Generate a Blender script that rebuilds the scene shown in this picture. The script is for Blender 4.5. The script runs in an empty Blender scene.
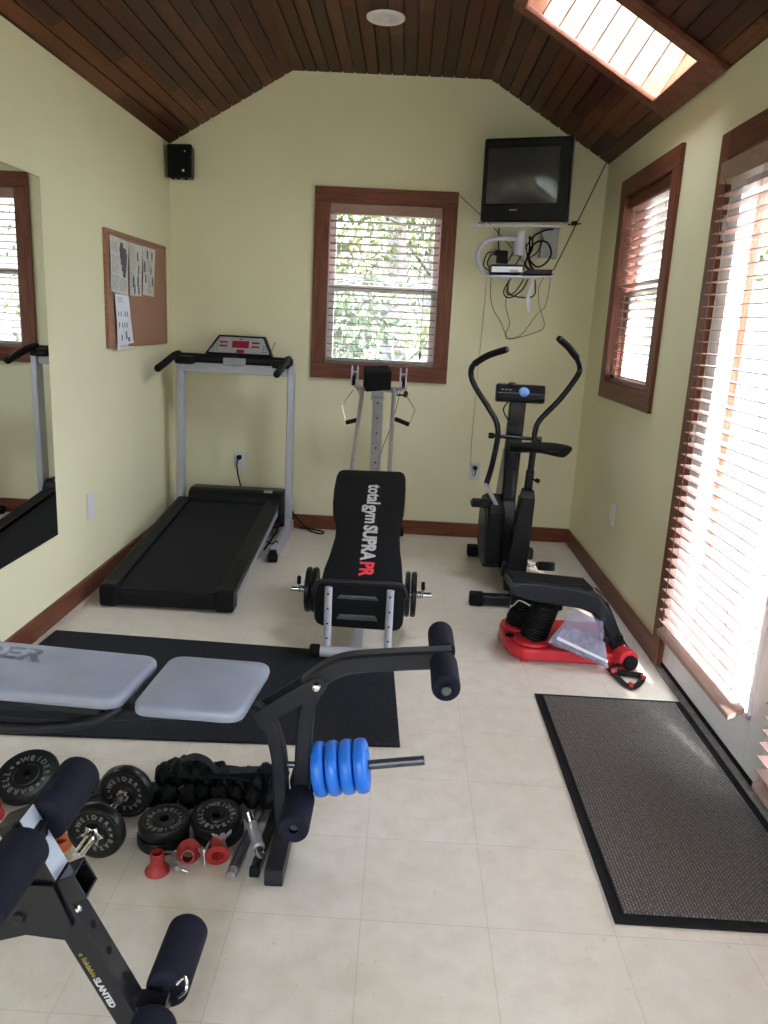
import bpy, bmesh, math, random
from mathutils import Vector, Matrix, Euler
random.seed(7)
PI = math.pi
C = bpy.context.scene.collection
V = Vector

# ------------------------------------------------------------------ room numbers
XL, XR, D, YB = -1.523, 1.171, 5.126, -1.5
ZE, ZP, P1, P2 = 2.3955, 2.8336, -0.77, 0.4175

# ------------------------------------------------------------------ materials
MATS = {}
def nt(name):
    m = bpy.data.materials.new(name); m.use_nodes = True
    t = m.node_tree; b = t.nodes['Principled BSDF']
    return m, t, b
def N(t, typ, **kw):
    n = t.nodes.new(typ)
    for k, v in kw.items(): setattr(n, k, v)
    return n
def math_n(t, op, a, b=None):
    n = N(t, 'ShaderNodeMath', operation=op)
    for i, v in enumerate((a, b)):
        if v is None: continue
        if isinstance(v, (int, float)): n.inputs[i].default_value = v
        else: t.links.new(v, n.inputs[i])
    return n.outputs[0]
def ramp(t, fac, stops):
    r = N(t, 'ShaderNodeValToRGB')
    e = r.color_ramp.elements
    while len(e) < len(stops): e.new(0.5)
    for i, (p, c) in enumerate(stops):
        e[i].position = p; e[i].color = (*c, 1)
    t.links.new(fac, r.inputs[0]); return r.outputs[0]
def mixc(t, fac, a, b, mode='MIX'):
    n = N(t, 'ShaderNodeMix', data_type='RGBA', blend_type=mode)
    if isinstance(fac, (int, float)): n.inputs[0].default_value = fac
    else: t.links.new(fac, n.inputs[0])
    for i, v in ((6, a), (7, b)):
        if isinstance(v, tuple): n.inputs[i].default_value = (*v, 1)
        else: t.links.new(v, n.inputs[i])
    return n.outputs[2]
def noise(t, scale, detail=3, vec=None, rough=.5):
    n = N(t, 'ShaderNodeTexNoise'); n.inputs['Scale'].default_value = scale
    n.inputs['Detail'].default_value = detail; n.inputs['Roughness'].default_value = rough
    if vec is None:
        vec = N(t, 'ShaderNodeTexCoord').outputs['Object']
    t.links.new(vec, n.inputs['Vector']); return n.outputs['Fac']
def bump(t, b, h, strength=.3, dist=.002):
    n = N(t, 'ShaderNodeBump'); n.inputs['Strength'].default_value = strength
    n.inputs['Distance'].default_value = dist
    t.links.new(h, n.inputs['Height']); t.links.new(n.outputs[0], b.inputs['Normal'])
def stretch(t, sc):
    tc = N(t, 'ShaderNodeTexCoord'); mp = N(t, 'ShaderNodeMapping')
    mp.inputs['Scale'].default_value = sc
    t.links.new(tc.outputs['Object'], mp.inputs['Vector']); return mp.outputs[0]

def flat(name, col, rough=.5, metal=0, var=.08, scale=30, bs=0, bscale=200, bd=.001, spec=None, coat=0):
    if name in MATS: return MATS[name]
    m, t, b = nt(name)
    f = noise(t, scale)
    d = tuple(max(0, c*(1-var)) for c in col); l = tuple(min(1, c*(1+var)) for c in col)
    t.links.new(ramp(t, f, [(.35, d), (.65, l)]), b.inputs['Base Color'])
    b.inputs['Roughness'].default_value = rough; b.inputs['Metallic'].default_value = metal
    if spec is not None: b.inputs['Specular IOR Level'].default_value = spec
    if coat: b.inputs['Coat Weight'].default_value = coat
    if bs: bump(t, b, noise(t, bscale, 2), bs, bd)
    MATS[name] = m; return m

def wood(name, c0, c1, sc=(30, 30, 3), rough=.42):
    m, t, b = nt(name)
    v = stretch(t, sc)
    f = noise(t, 1.6, 5, v, .6)
    k = noise(t, 2.2, 2)
    c = ramp(t, f, [(.32, c0), (.68, c1)])
    c = mixc(t, math_n(t, 'MULTIPLY', k, .35), c, c0)
    t.links.new(c, b.inputs['Base Color']); b.inputs['Roughness'].default_value = rough; b.inputs['Specular IOR Level'].default_value = .28
    bump(t, b, f, .15, .001); return m

def plank_mat(name, ang, off, w=.0743):
    """stained boards running along y; each board its own tone. ang: slope direction in xz"""
    m, t, b = nt(name)
    tc = N(t, 'ShaderNodeTexCoord'); sp = N(t, 'ShaderNodeSeparateXYZ')
    t.links.new(tc.outputs['Object'], sp.inputs[0])
    s = math_n(t, 'ADD', math_n(t, 'MULTIPLY', sp.outputs[0], math.cos(ang)), math_n(t, 'MULTIPLY', sp.outputs[2], math.sin(ang)))
    idx = math_n(t, 'FLOOR', math_n(t, 'DIVIDE', math_n(t, 'SUBTRACT', s, off), w))
    wn = N(t, 'ShaderNodeTexWhiteNoise', noise_dimensions='1D'); t.links.new(idx, wn.inputs['W'])
    seg = math_n(t, 'FLOOR', math_n(t, 'ADD', math_n(t, 'DIVIDE', sp.outputs[1], 1.3), math_n(t, 'MULTIPLY', wn.outputs[0], 7)))
    w2 = N(t, 'ShaderNodeTexWhiteNoise', noise_dimensions='2D')
    cb = N(t, 'ShaderNodeCombineXYZ'); t.links.new(idx, cb.inputs[0]); t.links.new(seg, cb.inputs[1])
    t.links.new(cb.outputs[0], w2.inputs['Vector'])
    base = ramp(t, w2.outputs[0], [(0, (.026, .008, .004)), (.35, (.052, .015, .007)), (.7, (.100, .030, .012)), (1, (.185, .064, .022))])
    cv = N(t, 'ShaderNodeCombineXYZ')
    t.links.new(math_n(t, 'MULTIPLY', s, 55), cv.inputs[0])
    t.links.new(math_n(t, 'ADD', math_n(t, 'MULTIPLY', sp.outputs[1], 3), math_n(t, 'MULTIPLY', w2.outputs[0], 40)), cv.inputs[1])
    g = noise(t, 1, 4, cv.outputs[0], .6)
    col = mixc(t, ramp(t, g, [(.35, (.75, .75, .75)), (.7, (0, 0, 0))]), base, (.055, .017, .008))
    kn = noise(t, 9, 1)
    col = mixc(t, ramp(t, kn, [(.70, (0, 0, 0)), (.76, (.8, .8, .8))]), col, (.03, .01, .006))
    t.links.new(col, b.inputs['Base Color']); b.inputs['Roughness'].default_value = .45; b.inputs['Specular IOR Level'].default_value = .18
    return m

def floor_mat():
    m, t, b = nt('vinyl_tile')
    T = .3048
    tc = N(t, 'ShaderNodeTexCoord'); sp = N(t, 'ShaderNodeSeparateXYZ')
    t.links.new(tc.outputs['Object'], sp.inputs[0])
    u = math_n(t, 'DIVIDE', math_n(t, 'SUBTRACT', sp.outputs[0], -.034), T)
    v = math_n(t, 'DIVIDE', math_n(t, 'SUBTRACT', sp.outputs[1], 1.571), T)
    def edge(a):
        f = math_n(t, 'FRACT', a)
        return math_n(t, 'MINIMUM', f, math_n(t, 'SUBTRACT', 1, f))
    e = math_n(t, 'MINIMUM', edge(u), edge(v))
    seam = math_n(t, 'LESS_THAN', e, .0038)
    cb = N(t, 'ShaderNodeCombineXYZ')
    t.links.new(math_n(t, 'FLOOR', u), cb.inputs[0]); t.links.new(math_n(t, 'FLOOR', v), cb.inputs[1])
    wn = N(t, 'ShaderNodeTexWhiteNoise', noise_dimensions='2D'); t.links.new(cb.outputs[0], wn.inputs['Vector'])
    n1 = noise(t, 14, 6, None, .65); n2 = noise(t, 2.2, 3); n3 = noise(t, 90, 2)
    base = ramp(t, n1, [(.3, (.60, .545, .465)), (.55, (.675, .622, .545)), (.75, (.715, .668, .605))])
    base = mixc(t, math_n(t, 'MULTIPLY', wn.outputs[0], .22), base, (.585, .53, .44))
    base = mixc(t, ramp(t, n2, [(.45, (0, 0, 0)), (.8, (.35, .35, .35))]), base, (.56, .51, .43))
    scuff = ramp(t, noise(t, 1, 3, stretch(t, (16, 55, 1)), .7), [(.69, (0, 0, 0)), (.75, (.5, .5, .5))])
    base = mixc(t, scuff, base, (.25, .22, .19))
    spec = ramp(t, n3, [(.70, (0, 0, 0)), (.75, (.5, .5, .5))])
    base = mixc(t, spec, base, (.3, .27, .23))
    base = mixc(t, math_n(t, 'MULTIPLY', seam, .30), base, (.25, .21, .16))
    t.links.new(base, b.inputs['Base Color'])
    t.links.new(ramp(t, n1, [(.3, (.30, .30, .30)), (.7, (.42, .42, .42))]), b.inputs['Roughness'])
    b.inputs['Specular IOR Level'].default_value = .4
    return m

def doormat_mat():
    m, t, b = nt('ribbed_carpet')
    tc = N(t, 'ShaderNodeTexCoord'); sp = N(t, 'ShaderNodeSeparateXYZ'); t.links.new(tc.outputs['Object'], sp.inputs[0])
    px, py = .0088, .0125
    row = math_n(t, 'FLOOR', math_n(t, 'DIVIDE', sp.outputs[0], px))
    fx = math_n(t, 'FRACT', math_n(t, 'DIVIDE', sp.outputs[0], px))
    fy = math_n(t, 'FRACT', math_n(t, 'ADD', math_n(t, 'DIVIDE', sp.outputs[1], py), math_n(t, 'MULTIPLY', row, .37)))
    a = math_n(t, 'ABSOLUTE', math_n(t, 'SUBTRACT', fx, .5)); c = math_n(t, 'ABSOLUTE', math_n(t, 'SUBTRACT', fy, .5))
    h = math_n(t, 'SUBTRACT', .62, math_n(t, 'ADD', a, math_n(t, 'MULTIPLY', c, .75)))
    col = ramp(t, h, [(.02, (.035, .031, .030)), (.25, (.125, .108, .098)), (.5, (.21, .184, .166))])
    col = mixc(t, ramp(t, noise(t, 75, 3), [(.42, (0, 0, 0)), (.66, (.75, .75, .75))]), col, (.055, .05, .048))
    t.links.new(col, b.inputs['Base Color']); b.inputs['Roughness'].default_value = .95
    bump(t, b, h, .8, .004); return m

def glass_mat(name, tint=(1, 1, 1), refl=.07):
    m = bpy.data.materials.new(name); m.use_nodes = True; t = m.node_tree
    t.nodes.remove(t.nodes['Principled BSDF']); o = t.nodes['Material Output']
    tr = N(t, 'ShaderNodeBsdfTransparent'); tr.inputs[0].default_value = (*tint, 1)
    gl = N(t, 'ShaderNodeBsdfGlossy'); gl.inputs['Roughness'].default_value = .02
    mx = N(t, 'ShaderNodeMixShader'); mx.inputs[0].default_value = refl
    t.links.new(tr.outputs[0], mx.inputs[1]); t.links.new(gl.outputs[0], mx.inputs[2]); t.links.new(mx.outputs[0], o.inputs[0])
    return m

def leaf_mat(name, c):
    m, t, b = nt(name)
    f = noise(t, 5)
    t.links.new(ramp(t, f, [(.3, tuple(x*.6 for x in c)), (.7, tuple(min(1, x*1.3) for x in c))]), b.inputs['Base Color'])
    b.inputs['Roughness'].default_value = .6
    return m

def wall_mat():
    m, t, b = nt('cream_wall_paint')
    f = noise(t, 3, 4)
    t.links.new(ramp(t, f, [(.3, (.755, .72, .50)), (.7, (.785, .75, .535))]), b.inputs['Base Color'])
    b.inputs['Roughness'].default_value = .6; b.inputs['Specular IOR Level'].default_value = .25
    bump(t, b, noise(t, 180, 2), .08, .001); return m

M_WALL = wall_mat(); M_FLOOR = floor_mat()
M_TRIM = wood('stained_trim', (.100, .026, .013), (.235, .080, .042), (14, 14, 14))
M_TRIMV = wood('stained_trim_upright', (.100, .026, .013), (.235, .080, .042), (40, 40, 3))
M_TRIMX = wood('stained_trim_level', (.100, .026, .013), (.235, .080, .042), (3, 40, 40))
M_TRIMY = wood('stained_trim_long', (.09, .024, .012), (.20, .066, .034), (40, 3, 40))
M_WHITE = flat('white_paint', (.80, .80, .82), .35, var=.02)
M_SLAT = wood('wooden_slat', (.37, .24, .20), (.47, .32, .275), (3, 3, 40), .35)
M_SLATX = wood('wooden_slat_rail', (.30, .19, .145), (.40, .27, .21), (3, 30, 30), .4)
M_SLATD = wood('slat_backlit_shade', (.22, .12, .10), (.30, .185, .155), (3, 3, 40), .35)  # same slats in a darker colour that stands for their backlit shade
M_EMB = flat('embossed_grey_plastic', (.075, .075, .082), .35)
M_GLASS = glass_mat('window_glass')
M_BLKPL = flat('black_plastic', (.009, .009, .010), .40, bs=.15, bscale=400, spec=.16)
M_BLKSAT = flat('satin_black_steel', (.010, .010, .014), .24, var=.1, spec=.35)
M_BLKRUB = flat('black_rubber', (.010, .010, .011), .75, bs=.3, bscale=350, spec=.12)
M_IRON = flat('black_enamelled_iron', (.008, .008, .009), .33, bs=.15, bscale=120, spec=.3)
M_GREYPL = flat('grey_plastic', (.33, .33, .35), .4)
M_SILVER = flat('silver_paint', (.46, .47, .54), .38, metal=.15, var=.03)
M_STEEL = flat('brushed_steel', (.50, .50, .53), .32, metal=.85)
M_CHROME = flat('chrome', (.72, .72, .74), .14, metal=1, var=.03)
M_DKSTEEL = flat('dark_steel', (.10, .10, .11), .38, metal=.7)
M_BELT = flat('treadmill_belt', (.014, .014, .017), .62, bs=.25, bscale=500, spec=.1)
M_LEATHER = flat('black_vinyl', (.004, .004, .0045), .55, bs=.12, bscale=300, spec=.12)
M_FOAM = flat('navy_black_foam', (.011, .012, .024), .75, bs=.35, bscale=260, bd=.002, spec=.14)
M_FRAME = flat('charcoal_powder_coat', (.016, .017, .023), .42, bs=.1, bscale=500, spec=.25)
M_PAD = flat('blue_grey_vinyl', (.30, .33, .43), .38, var=.06, scale=9, bs=.15, bscale=60, bd=.002)
M_PADPRINT = flat('slate_print', (.15, .165, .22), .45)
M_BLUE = flat('blue_vinyl', (.015, .17, .74), .38, var=.06, bs=.1, bscale=90)
M_RED = flat('red_plastic', (.60, .022, .035), .42, var=.05)
M_REDD = flat('dull_red_plastic', (.33, .020, .020), .5, var=.1)
M_ORANGE = flat('orange_plastic', (.55, .12, .03), .5)
M_WHITEPL = flat('white_plastic', (.72, .72, .76), .35, var=.03)
M_LAV = flat('pale_grey_enamel', (.52, .51, .60), .4)
M_CORK = flat('cork', (.36, .19, .125), .9, var=.10, scale=140, bs=.3, bscale=200)
M_CORKF = flat('cork_edge_wood', (.33, .155, .095), .6, var=.2, scale=60)
M_PAPER = flat('newsprint', (.60, .59, .56), .8, var=.1, scale=50)
M_PAPERW = flat('white_paper', (.74, .75, .84), .8, var=.03)
M_INK = flat('printing_ink', (.10, .10, .11), .8)
M_INKL = flat('faded_ink', (.36, .355, .34), .8)
M_MIRROR = flat('mirror_silvering', (.88, .90, .89), .012, metal=1, var=.005)
M_LETTER = flat('pale_grey_lettering', (.42, .41, .42), .6)
M_LETRED = flat('red_lettering', (.70, .03, .06), .6)
M_LETPLATE = flat('worn_white_paint', (.17, .17, .17), .6, var=.3, scale=200)
M_GOLD = flat('gold_lettering', (.28, .22, .05), .5, var=.2)
M_SCREEN = flat('dark_picture_tube', (.045, .046, .047), .10, var=.03)
M_MAT = flat('black_rubber_sheet', (.017, .018, .023), .78, var=.35, scale=120, bs=.5, bscale=160, bd=.002, spec=.12)
M_CARPET = doormat_mat()
M_LCD = flat('red_tinted_display', (.26, .02, .04), .25)
M_BLUELED = flat('pale_blue_button', (.20, .38, .85), .2)
M_OAKIN = flat('pale_cable', (.45, .43, .36), .5)

# ------------------------------------------------------------------ mesh builder
ROOT = {}
class MB:
    def __init__(s): s.bm = bmesh.new()
    def add(s, b2, M=None):
        if M is not None: b2.transform(M)
        me = bpy.data.meshes.new('tmp'); b2.to_mesh(me); b2.free()
        s.bm.from_mesh(me); bpy.data.meshes.remove(me); return s
    def box(s, c, size, bev=0, rot=None, seg=2):
        b = bmesh.new(); bmesh.ops.create_cube(b, size=1)
        bmesh.ops.scale(b, vec=size, verts=b.verts)
        if bev: bmesh.ops.bevel(b, geom=b.edges[:], offset=min(bev, min(size)*.49), segments=seg, affect='EDGES', profile=.5)
        M = Matrix.Translation(V(c))
        if rot is not None: M = M @ (rot if isinstance(rot, Matrix) else Euler(rot).to_matrix()).to_4x4()
        return s.add(b, M)
    def bb(s, x0, x1, y0, y1, z0, z1, bev=0, seg=2):
        return s.box(((x0+x1)/2, (y0+y1)/2, (z0+z1)/2), (abs(x1-x0), abs(y1-y0), abs(z1-z0)), bev, None, seg)
    def hexa(s, lo, hi, bev=0, seg=2):
        """lo, hi: 4 points each, same winding"""
        b = bmesh.new()
        vs = [b.verts.new(V(p)) for p in lo] + [b.verts.new(V(p)) for p in hi]
        n = len(lo)
        b.faces.new(vs[:n][::-1]); b.faces.new(vs[n:])
        for i in range(n): b.faces.new((vs[i], vs[(i+1) % n], vs[n+(i+1) % n], vs[n+i]))
        bmesh.ops.recalc_face_normals(b, faces=b.faces)
        if bev: bmesh.ops.bevel(b, geom=b.edges[:], offset=bev, segments=seg, affect='EDGES', profile=.5)
        return s.add(b)
    def prism(s, poly, axis, a0, a1, bev=0, seg=2):
        """poly: 2D points; axis 'x' (y,z), 'y' (x,z), 'z' (x,y)"""
        f = {'x': lambda p, a: (a, p[0], p[1]), 'y': lambda p, a: (p[0], a, p[1]), 'z': lambda p, a: (p[0], p[1], a)}[axis]
        return s.hexa([f(p, a0) for p in poly], [f(p, a1) for p in poly], bev, seg)
    def cyl(s, p0, p1, r0, r1=None, n=24, bev=0, seg=2):
        p0, p1 = V(p0), V(p1); d = p1-p0; L = d.length
        b = bmesh.new()
        bmesh.ops.create_cone(b, cap_ends=True, segments=n, radius1=r0, radius2=r0 if r1 is None else r1, depth=L)
        if bev:
            es = [e for e in b.edges if abs(e.verts[0].co.z-e.verts[1].co.z) < 1e-6]
            bmesh.ops.bevel(b, geom=es, offset=bev, segments=seg, affect='EDGES', profile=.5)
        M = Matrix.Translation((p0+p1)/2) @ d.to_track_quat('Z', 'Y').to_matrix().to_4x4()
        return s.add(b, M)
    def lathe(s, prof, p0, d, n=32):
        """prof: (radius, along) pairs, axis d from p0"""
        b = bmesh.new(); rings = []
        for r, z in prof:
            if r < 1e-6: rings.append([b.verts.new((0, 0, z))])
            else: rings.append([b.verts.new((r*math.cos(2*PI*i/n), r*math.sin(2*PI*i/n), z)) for i in range(n)])
        for A, B in zip(rings, rings[1:]):
            for i in range(n):
                j = (i+1) % n
                if len(A) == 1 and len(B) == 1: continue
                if len(A) == 1: b.faces.new((A[0], B[i], B[j]))
                elif len(B) == 1: b.faces.new((A[i], A[j], B[0]))
                else: b.faces.new((A[i], A[j], B[j], B[i]))
        bmesh.ops.recalc_face_normals(b, faces=b.faces)
        M = Matrix.Translation(V(p0)) @ V(d).normalized().to_track_quat('Z', 'Y').to_matrix().to_4x4()
        return s.add(b, M)
    def tube(s, pts, r, n=10, smooth=5, closed=False):
        P = spline(pts, smooth, closed) if smooth else [V(p) for p in pts]
        b = bmesh.new(); rings = []; m = len(P); up = None
        for i, p in enumerate(P):
            if closed: t = P[(i+1) % m]-P[i-1]
            else: t = P[min(i+1, m-1)]-P[max(i-1, 0)]
            t.normalize()
            if up is None:
                up = V((0, 0, 1)) if abs(t.z) < .9 else V((1, 0, 0))
            x = up.cross(t); x.normalize(); up = t.cross(x)
            rings.append([b.verts.new(p+(x*math.cos(2*PI*k/n)+up*math.sin(2*PI*k/n))*r) for k in range(n)])
        prs = list(zip(rings, rings[1:])) + ([(rings[-1], rings[0])] if closed else [])
        for A, B in prs:
            for k in range(n):
                b.faces.new((A[k], A[(k+1) % n], B[(k+1) % n], B[k]))
        if not closed:
            b.faces.new(rings[0][::-1]); b.faces.new(rings[-1])
        bmesh.ops.recalc_face_normals(b, faces=b.faces)
        return s.add(b)
    def bar(s, pts, w, h, side=(0, 1, 0), smooth=0, bev=.003):
        """rectangular tube swept along pts; w along 'side', h across it"""
        P = spline(pts, smooth) if smooth else [V(p) for p in pts]
        sd = V(side).normalized(); b = bmesh.new(); rings = []; m = len(P)
        for i, p in enumerate(P):
            t = P[min(i+1, m-1)]-P[max(i-1, 0)]; t.normalize()
            u = sd.cross(t); u.normalize()
            k = bev
            prof = [(w/2-k, h/2), (w/2, h/2-k), (w/2, -h/2+k), (w/2-k, -h/2), (-w/2+k, -h/2), (-w/2, -h/2+k), (-w/2, h/2-k), (-w/2+k, h/2)]
            rings.append([b.verts.new(p+sd*a+u*c) for a, c in prof])
        for A, B in zip(rings, rings[1:]):
            for k in range(8): b.faces.new((A[k], A[(k+1) % 8], B[(k+1) % 8], B[k]))
        b.faces.new(rings[0][::-1]); b.faces.new(rings[-1])
        bmesh.ops.recalc_face_normals(b, faces=b.faces)
        return s.add(b)
    def build(s, name, mat, parent=None, smooth=True, ang=38, local=False):
        me = bpy.data.meshes.new(name)
        root = parent
        while root is not None and root.parent is not None: root = root.parent
        if root is not None and root.name in ROOT:
            s.bm.transform(Matrix.Translation(-ROOT[root.name]))
        s.bm.to_mesh(me); s.bm.free()
        o = bpy.data.objects.new(name, me); C.objects.link(o)
        me.materials.append(mat)
        if smooth:
            me.polygons.foreach_set('use_smooth', [True]*len(me.polygons))
            me.set_sharp_from_angle(angle=math.radians(ang))
            if ang < 55:
                wn = o.modifiers.new('shading', 'WEIGHTED_NORMAL'); wn.keep_sharp = True; wn.weight = 60
        if parent is not None: o.parent = parent
        return o
def build_each(mb, name, mat, parent, **k):
    """every loose piece becomes a part of its own"""
    bm = mb.bm; seen = set(); out = []
    bm.verts.ensure_lookup_table(); bm.verts.index_update()
    for v in bm.verts:
        if v.index in seen: continue
        st = [v]; isl = []; seen.add(v.index)
        while st:
            q = st.pop(); isl.append(q)
            for e in q.link_edges:
                o = e.other_vert(q)
                if o.index not in seen: seen.add(o.index); st.append(o)
        n = MB(); mp = {q: n.bm.verts.new(q.co) for q in isl}
        for f in {f for q in isl for f in q.link_faces}: n.bm.faces.new([mp[q] for q in f.verts])
        bmesh.ops.recalc_face_normals(n.bm, faces=n.bm.faces)
        out.append(n.build(name, mat, parent, **k))
    bm.free(); return out
def spline(pts, k=5, closed=False):
    P = [V(p) for p in pts]; out = []; m = len(P)
    rng = range(m if closed else m-1)
    for i in rng:
        if closed: a, b, c, d = P[i-1], P[i], P[(i+1) % m], P[(i+2) % m]
        else: a, b, c, d = P[max(i-1, 0)], P[i], P[i+1], P[min(i+2, m-1)]
        for j in range(k):
            t = j/k
            out.append(.5*((2*b)+(c-a)*t+(2*a-5*b+4*c-d)*t*t+(3*b-a-3*c+d)*t**3))
    if not closed: out.append(P[-1])
    return out

def thing(name, label, cat, loc, group=None, rot=(0, 0, 0)):
    o = bpy.data.objects.new(name, None); C.objects.link(o)
    o.empty_display_size = .1
    o.location = loc; o.rotation_euler = rot
    o['label'] = label; o['category'] = cat
    if group: o['group'] = group
    ROOT[o.name] = V(loc)
    return o
def local_thing(name, label, cat, loc, group=None, rot=(0, 0, 0)):
    o = thing(name, label, cat, loc, group, rot); ROOT[o.name] = V((0, 0, 0)); return o
def tag(o, label, cat, group=None, kind=None):
    o['label'] = label; o['category'] = cat
    if group: o['group'] = group
    if kind: o['kind'] = kind
    return o
def struct(o, label=None, cat=None):
    o['kind'] = 'structure'
    if label: o['label'] = label; o['category'] = cat
    return o
def struct_root(name, label, cat, loc):
    o = thing(name, label, cat, loc); o['kind'] = 'structure'; return o
def dup(root, loc, rot, label, group=None):
    r = root.copy(); C.objects.link(r); r.location = loc; r.rotation_euler = rot; r['label'] = label
    if group: r['group'] = group
    for ch in list(root.children):
        c = ch.copy(); C.objects.link(c); c.parent = r
        for g in list(ch.children):
            d = g.copy(); C.objects.link(d); d.parent = c
    return r

GLY = {}
def text_bm(body, size, fat=0, extrude=.0006, align='CENTER'):
    key = (body, size, fat, extrude, align)
    if key not in GLY:
        cu = bpy.data.curves.new('t', 'FONT'); cu.body = body; cu.size = size; cu.offset = fat
        cu.extrude = extrude; cu.align_x = align; cu.align_y = 'CENTER'; cu.resolution_u = 3
        ob = bpy.data.objects.new('t', cu); C.objects.link(ob)
        dg = bpy.context.evaluated_depsgraph_get(); dg.update()
        me = bpy.data.meshes.new_from_object(ob.evaluated_get(dg))
        bpy.data.objects.remove(ob); bpy.data.curves.remove(cu)
        GLY[key] = me
    b = bmesh.new(); b.from_mesh(GLY[key]); return b
def text_width(b): 
    xs = [v.co.x for v in b.verts]; return (min(xs), max(xs)) if xs else (0, 0)
def basis(o, x, y):
    x = V(x).normalized(); y = V(y); y = (y-x*y.dot(x)).normalized(); z = x.cross(y)
    return Matrix.Translation(V(o)) @ Matrix((x, y, z)).transposed().to_4x4()

# ------------------------------------------------------------------ setting
m = MB(); m.bb(XL-.12, XR+.14, YB-.1, D+.12, -.08, 0)
struct(m.build('floor', M_FLOOR, smooth=False), 'cream vinyl tile floor of the room', 'floor')
def ceil_z(x):
    if x < P1: return ZE+(x-XL)*(ZP-ZE)/(P1-XL)
    if x < P2: return ZP
    return ZP+(x-P2)*(ZE-ZP)/(XR-P2)
def wall_poly(m, poly, y0, y1): m.prism(poly, 'y', y0, y1)
W1 = (-.528, .185, 1.112, 2.105)          # back window opening x0 x1 z0 z1
m = MB()
m.bb(XL-.1, XR+.1, D, D+.12, 0, W1[2]); m.bb(XL-.1, W1[0], D, D+.12, W1[2], W1[3]); m.bb(W1[1], XR+.1, D, D+.12, W1[2], W1[3])
wall_poly(m, [(XL-.1, W1[3]), (XR+.1, W1[3]), (XR+.1, ZE+.02), (XR, ZE+.02), (P2, ZP+.02), (P1, ZP+.02), (XL, ZE+.02), (XL-.1, ZE+.02)], D, D+.12)
struct(m.build('wall_back', M_WALL, smooth=False), 'cream end wall with the gable ceiling above', 'wall')
RW = (-1.15, .85, .62, 2.12)                # window added behind the viewer to fill the room with daylight
m = MB()
m.bb(XL-.1, XR+.1, YB-.12, YB, 0, RW[2]); m.bb(XL-.1, RW[0], YB-.12, YB, RW[2], RW[3]); m.bb(RW[1], XR+.1, YB-.12, YB, RW[2], RW[3])
wall_poly(m, [(XL-.1, RW[3]), (XR+.1, RW[3]), (XR+.1, ZE+.02), (XR, ZE+.02), (P2, ZP+.02), (P1, ZP+.02), (XL, ZE+.02), (XL-.1, ZE+.02)], YB-.12, YB)
struct(m.build('wall_front', M_WALL, smooth=False), 'cream wall at the near end of the room', 'wall')
m = MB(); m.bb(XL-.1, XL, YB, D, 0, ZE+.03)
struct(m.build('wall_left', M_WALL, smooth=False), 'cream side wall with mirror and cork board', 'wall')
W2 = (3.785, 4.580, 1.123, 2.13)           # side window opening y0 y1 z0 z1
DO = (1.24, 3.135, 2.05)                   # door opening
m = MB(); T = .14
m.bb(XR, XR+T, YB, DO[0], 0, ZE+.03); m.bb(XR, XR+T, DO[0], DO[1], DO[2], ZE+.03)
m.bb(XR, XR+T, DO[1], W2[0], 0, ZE+.03); m.bb(XR, XR+T, W2[1], D, 0, ZE+.03)
m.bb(XR, XR+T, W2[0], W2[1], 0, W2[2]); m.bb(XR, XR+T, W2[0], W2[1], W2[3], ZE+.03)
struct(m.build('wall_right', M_WALL, smooth=False), 'cream side wall with window and glass doors', 'wall')

# ceiling: grooved boards along y
SK = (3.355, 3.935, .10, .835)            # skylight opening y0 y1, distance from eave s0 s1
def boards(name, a, b, y0, y1, mat, s0=None, s1=None, w=.0743, parent=None):
    a, b = V((a[0], 0, a[1])), V((b[0], 0, b[1])); d = (b-a); L = d.length; d.normalize()
    nrm = V((-d.z, 0, d.x))
    if nrm.z < 0: nrm = -nrm
    s0 = 0 if s0 is None else s0; s1 = L if s1 is None else s1
    prof = []; g = .0045
    k = math.floor(s0/w+1e-6)
    ss = [s0]
    i = k+1
    while i*w < s1-.001:
        if i*w > s0+.001: ss.append(i*w)
        i += 1
    ss.append(s1)
    for i in range(len(ss)-1):
        lo, hi = ss[i], ss[i+1]
        if i > 0: prof += [(lo, .009), (lo+g, .009), (lo+g+.002, 0)]
        else: prof += [(lo, 0)]
        prof += [(hi-.003, 0)] if i < len(ss)-2 else [(hi, 0)]
    pts = [a+d*s+nrm*h for s, h in prof] + [a+d*s1+nrm*.05, a+d*s0+nrm*.05]
    mm = MB(); bm = mm.bm
    A = [bm.verts.new(p+V((0, y0, 0))) for p in pts]; B = [bm.verts.new(p+V((0, y1, 0))) for p in pts]
    n = len(pts)
    for i in range(n): bm.faces.new((A[i], A[(i+1) % n], B[(i+1) % n], B[i]))
    bm.faces.new(A); bm.faces.new(B)
    bmesh.ops.recalc_face_normals(bm, faces=bm.faces)
    return mm.build(name, mat, parent, smooth=False)
aL = math.atan2(ZP-ZE, P1-XL); aR = math.atan2(ZE-ZP, XR-P2)
def off(a, ang): return a[0]*math.cos(ang)+a[1]*math.sin(ang)
pmL = plank_mat('stained_boards_west', aL, off((XL, ZE), aL)); pmF = plank_mat('stained_boards_level', 0, P1)
angR = math.atan2(ZP-ZE, P2-XR)
pmR = plank_mat('stained_boards_east', angR, off((XR, ZE), angR))
ce = struct_root('ceiling', 'dark stained tongue and groove board ceiling', 'ceiling', (0, 0, ZP))
boards('board_slope', (XL, ZE), (P1, ZP), YB, D, pmL, parent=ce)
boards('board_level', (P1, ZP), (P2, ZP), YB, D, pmF, parent=ce)
EA, PE = (XR, ZE), (P2, ZP)
boards('board_slope', EA, PE, YB, SK[0], pmR, parent=ce)
boards('board_slope', EA, PE, SK[1], D, pmR, parent=ce)
boards('board_slope', EA, PE, SK[0], SK[1], pmR, 0, SK[2], parent=ce)
boards('board_slope', EA, PE, SK[0], SK[1], pmR, SK[3], None, parent=ce)
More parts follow.
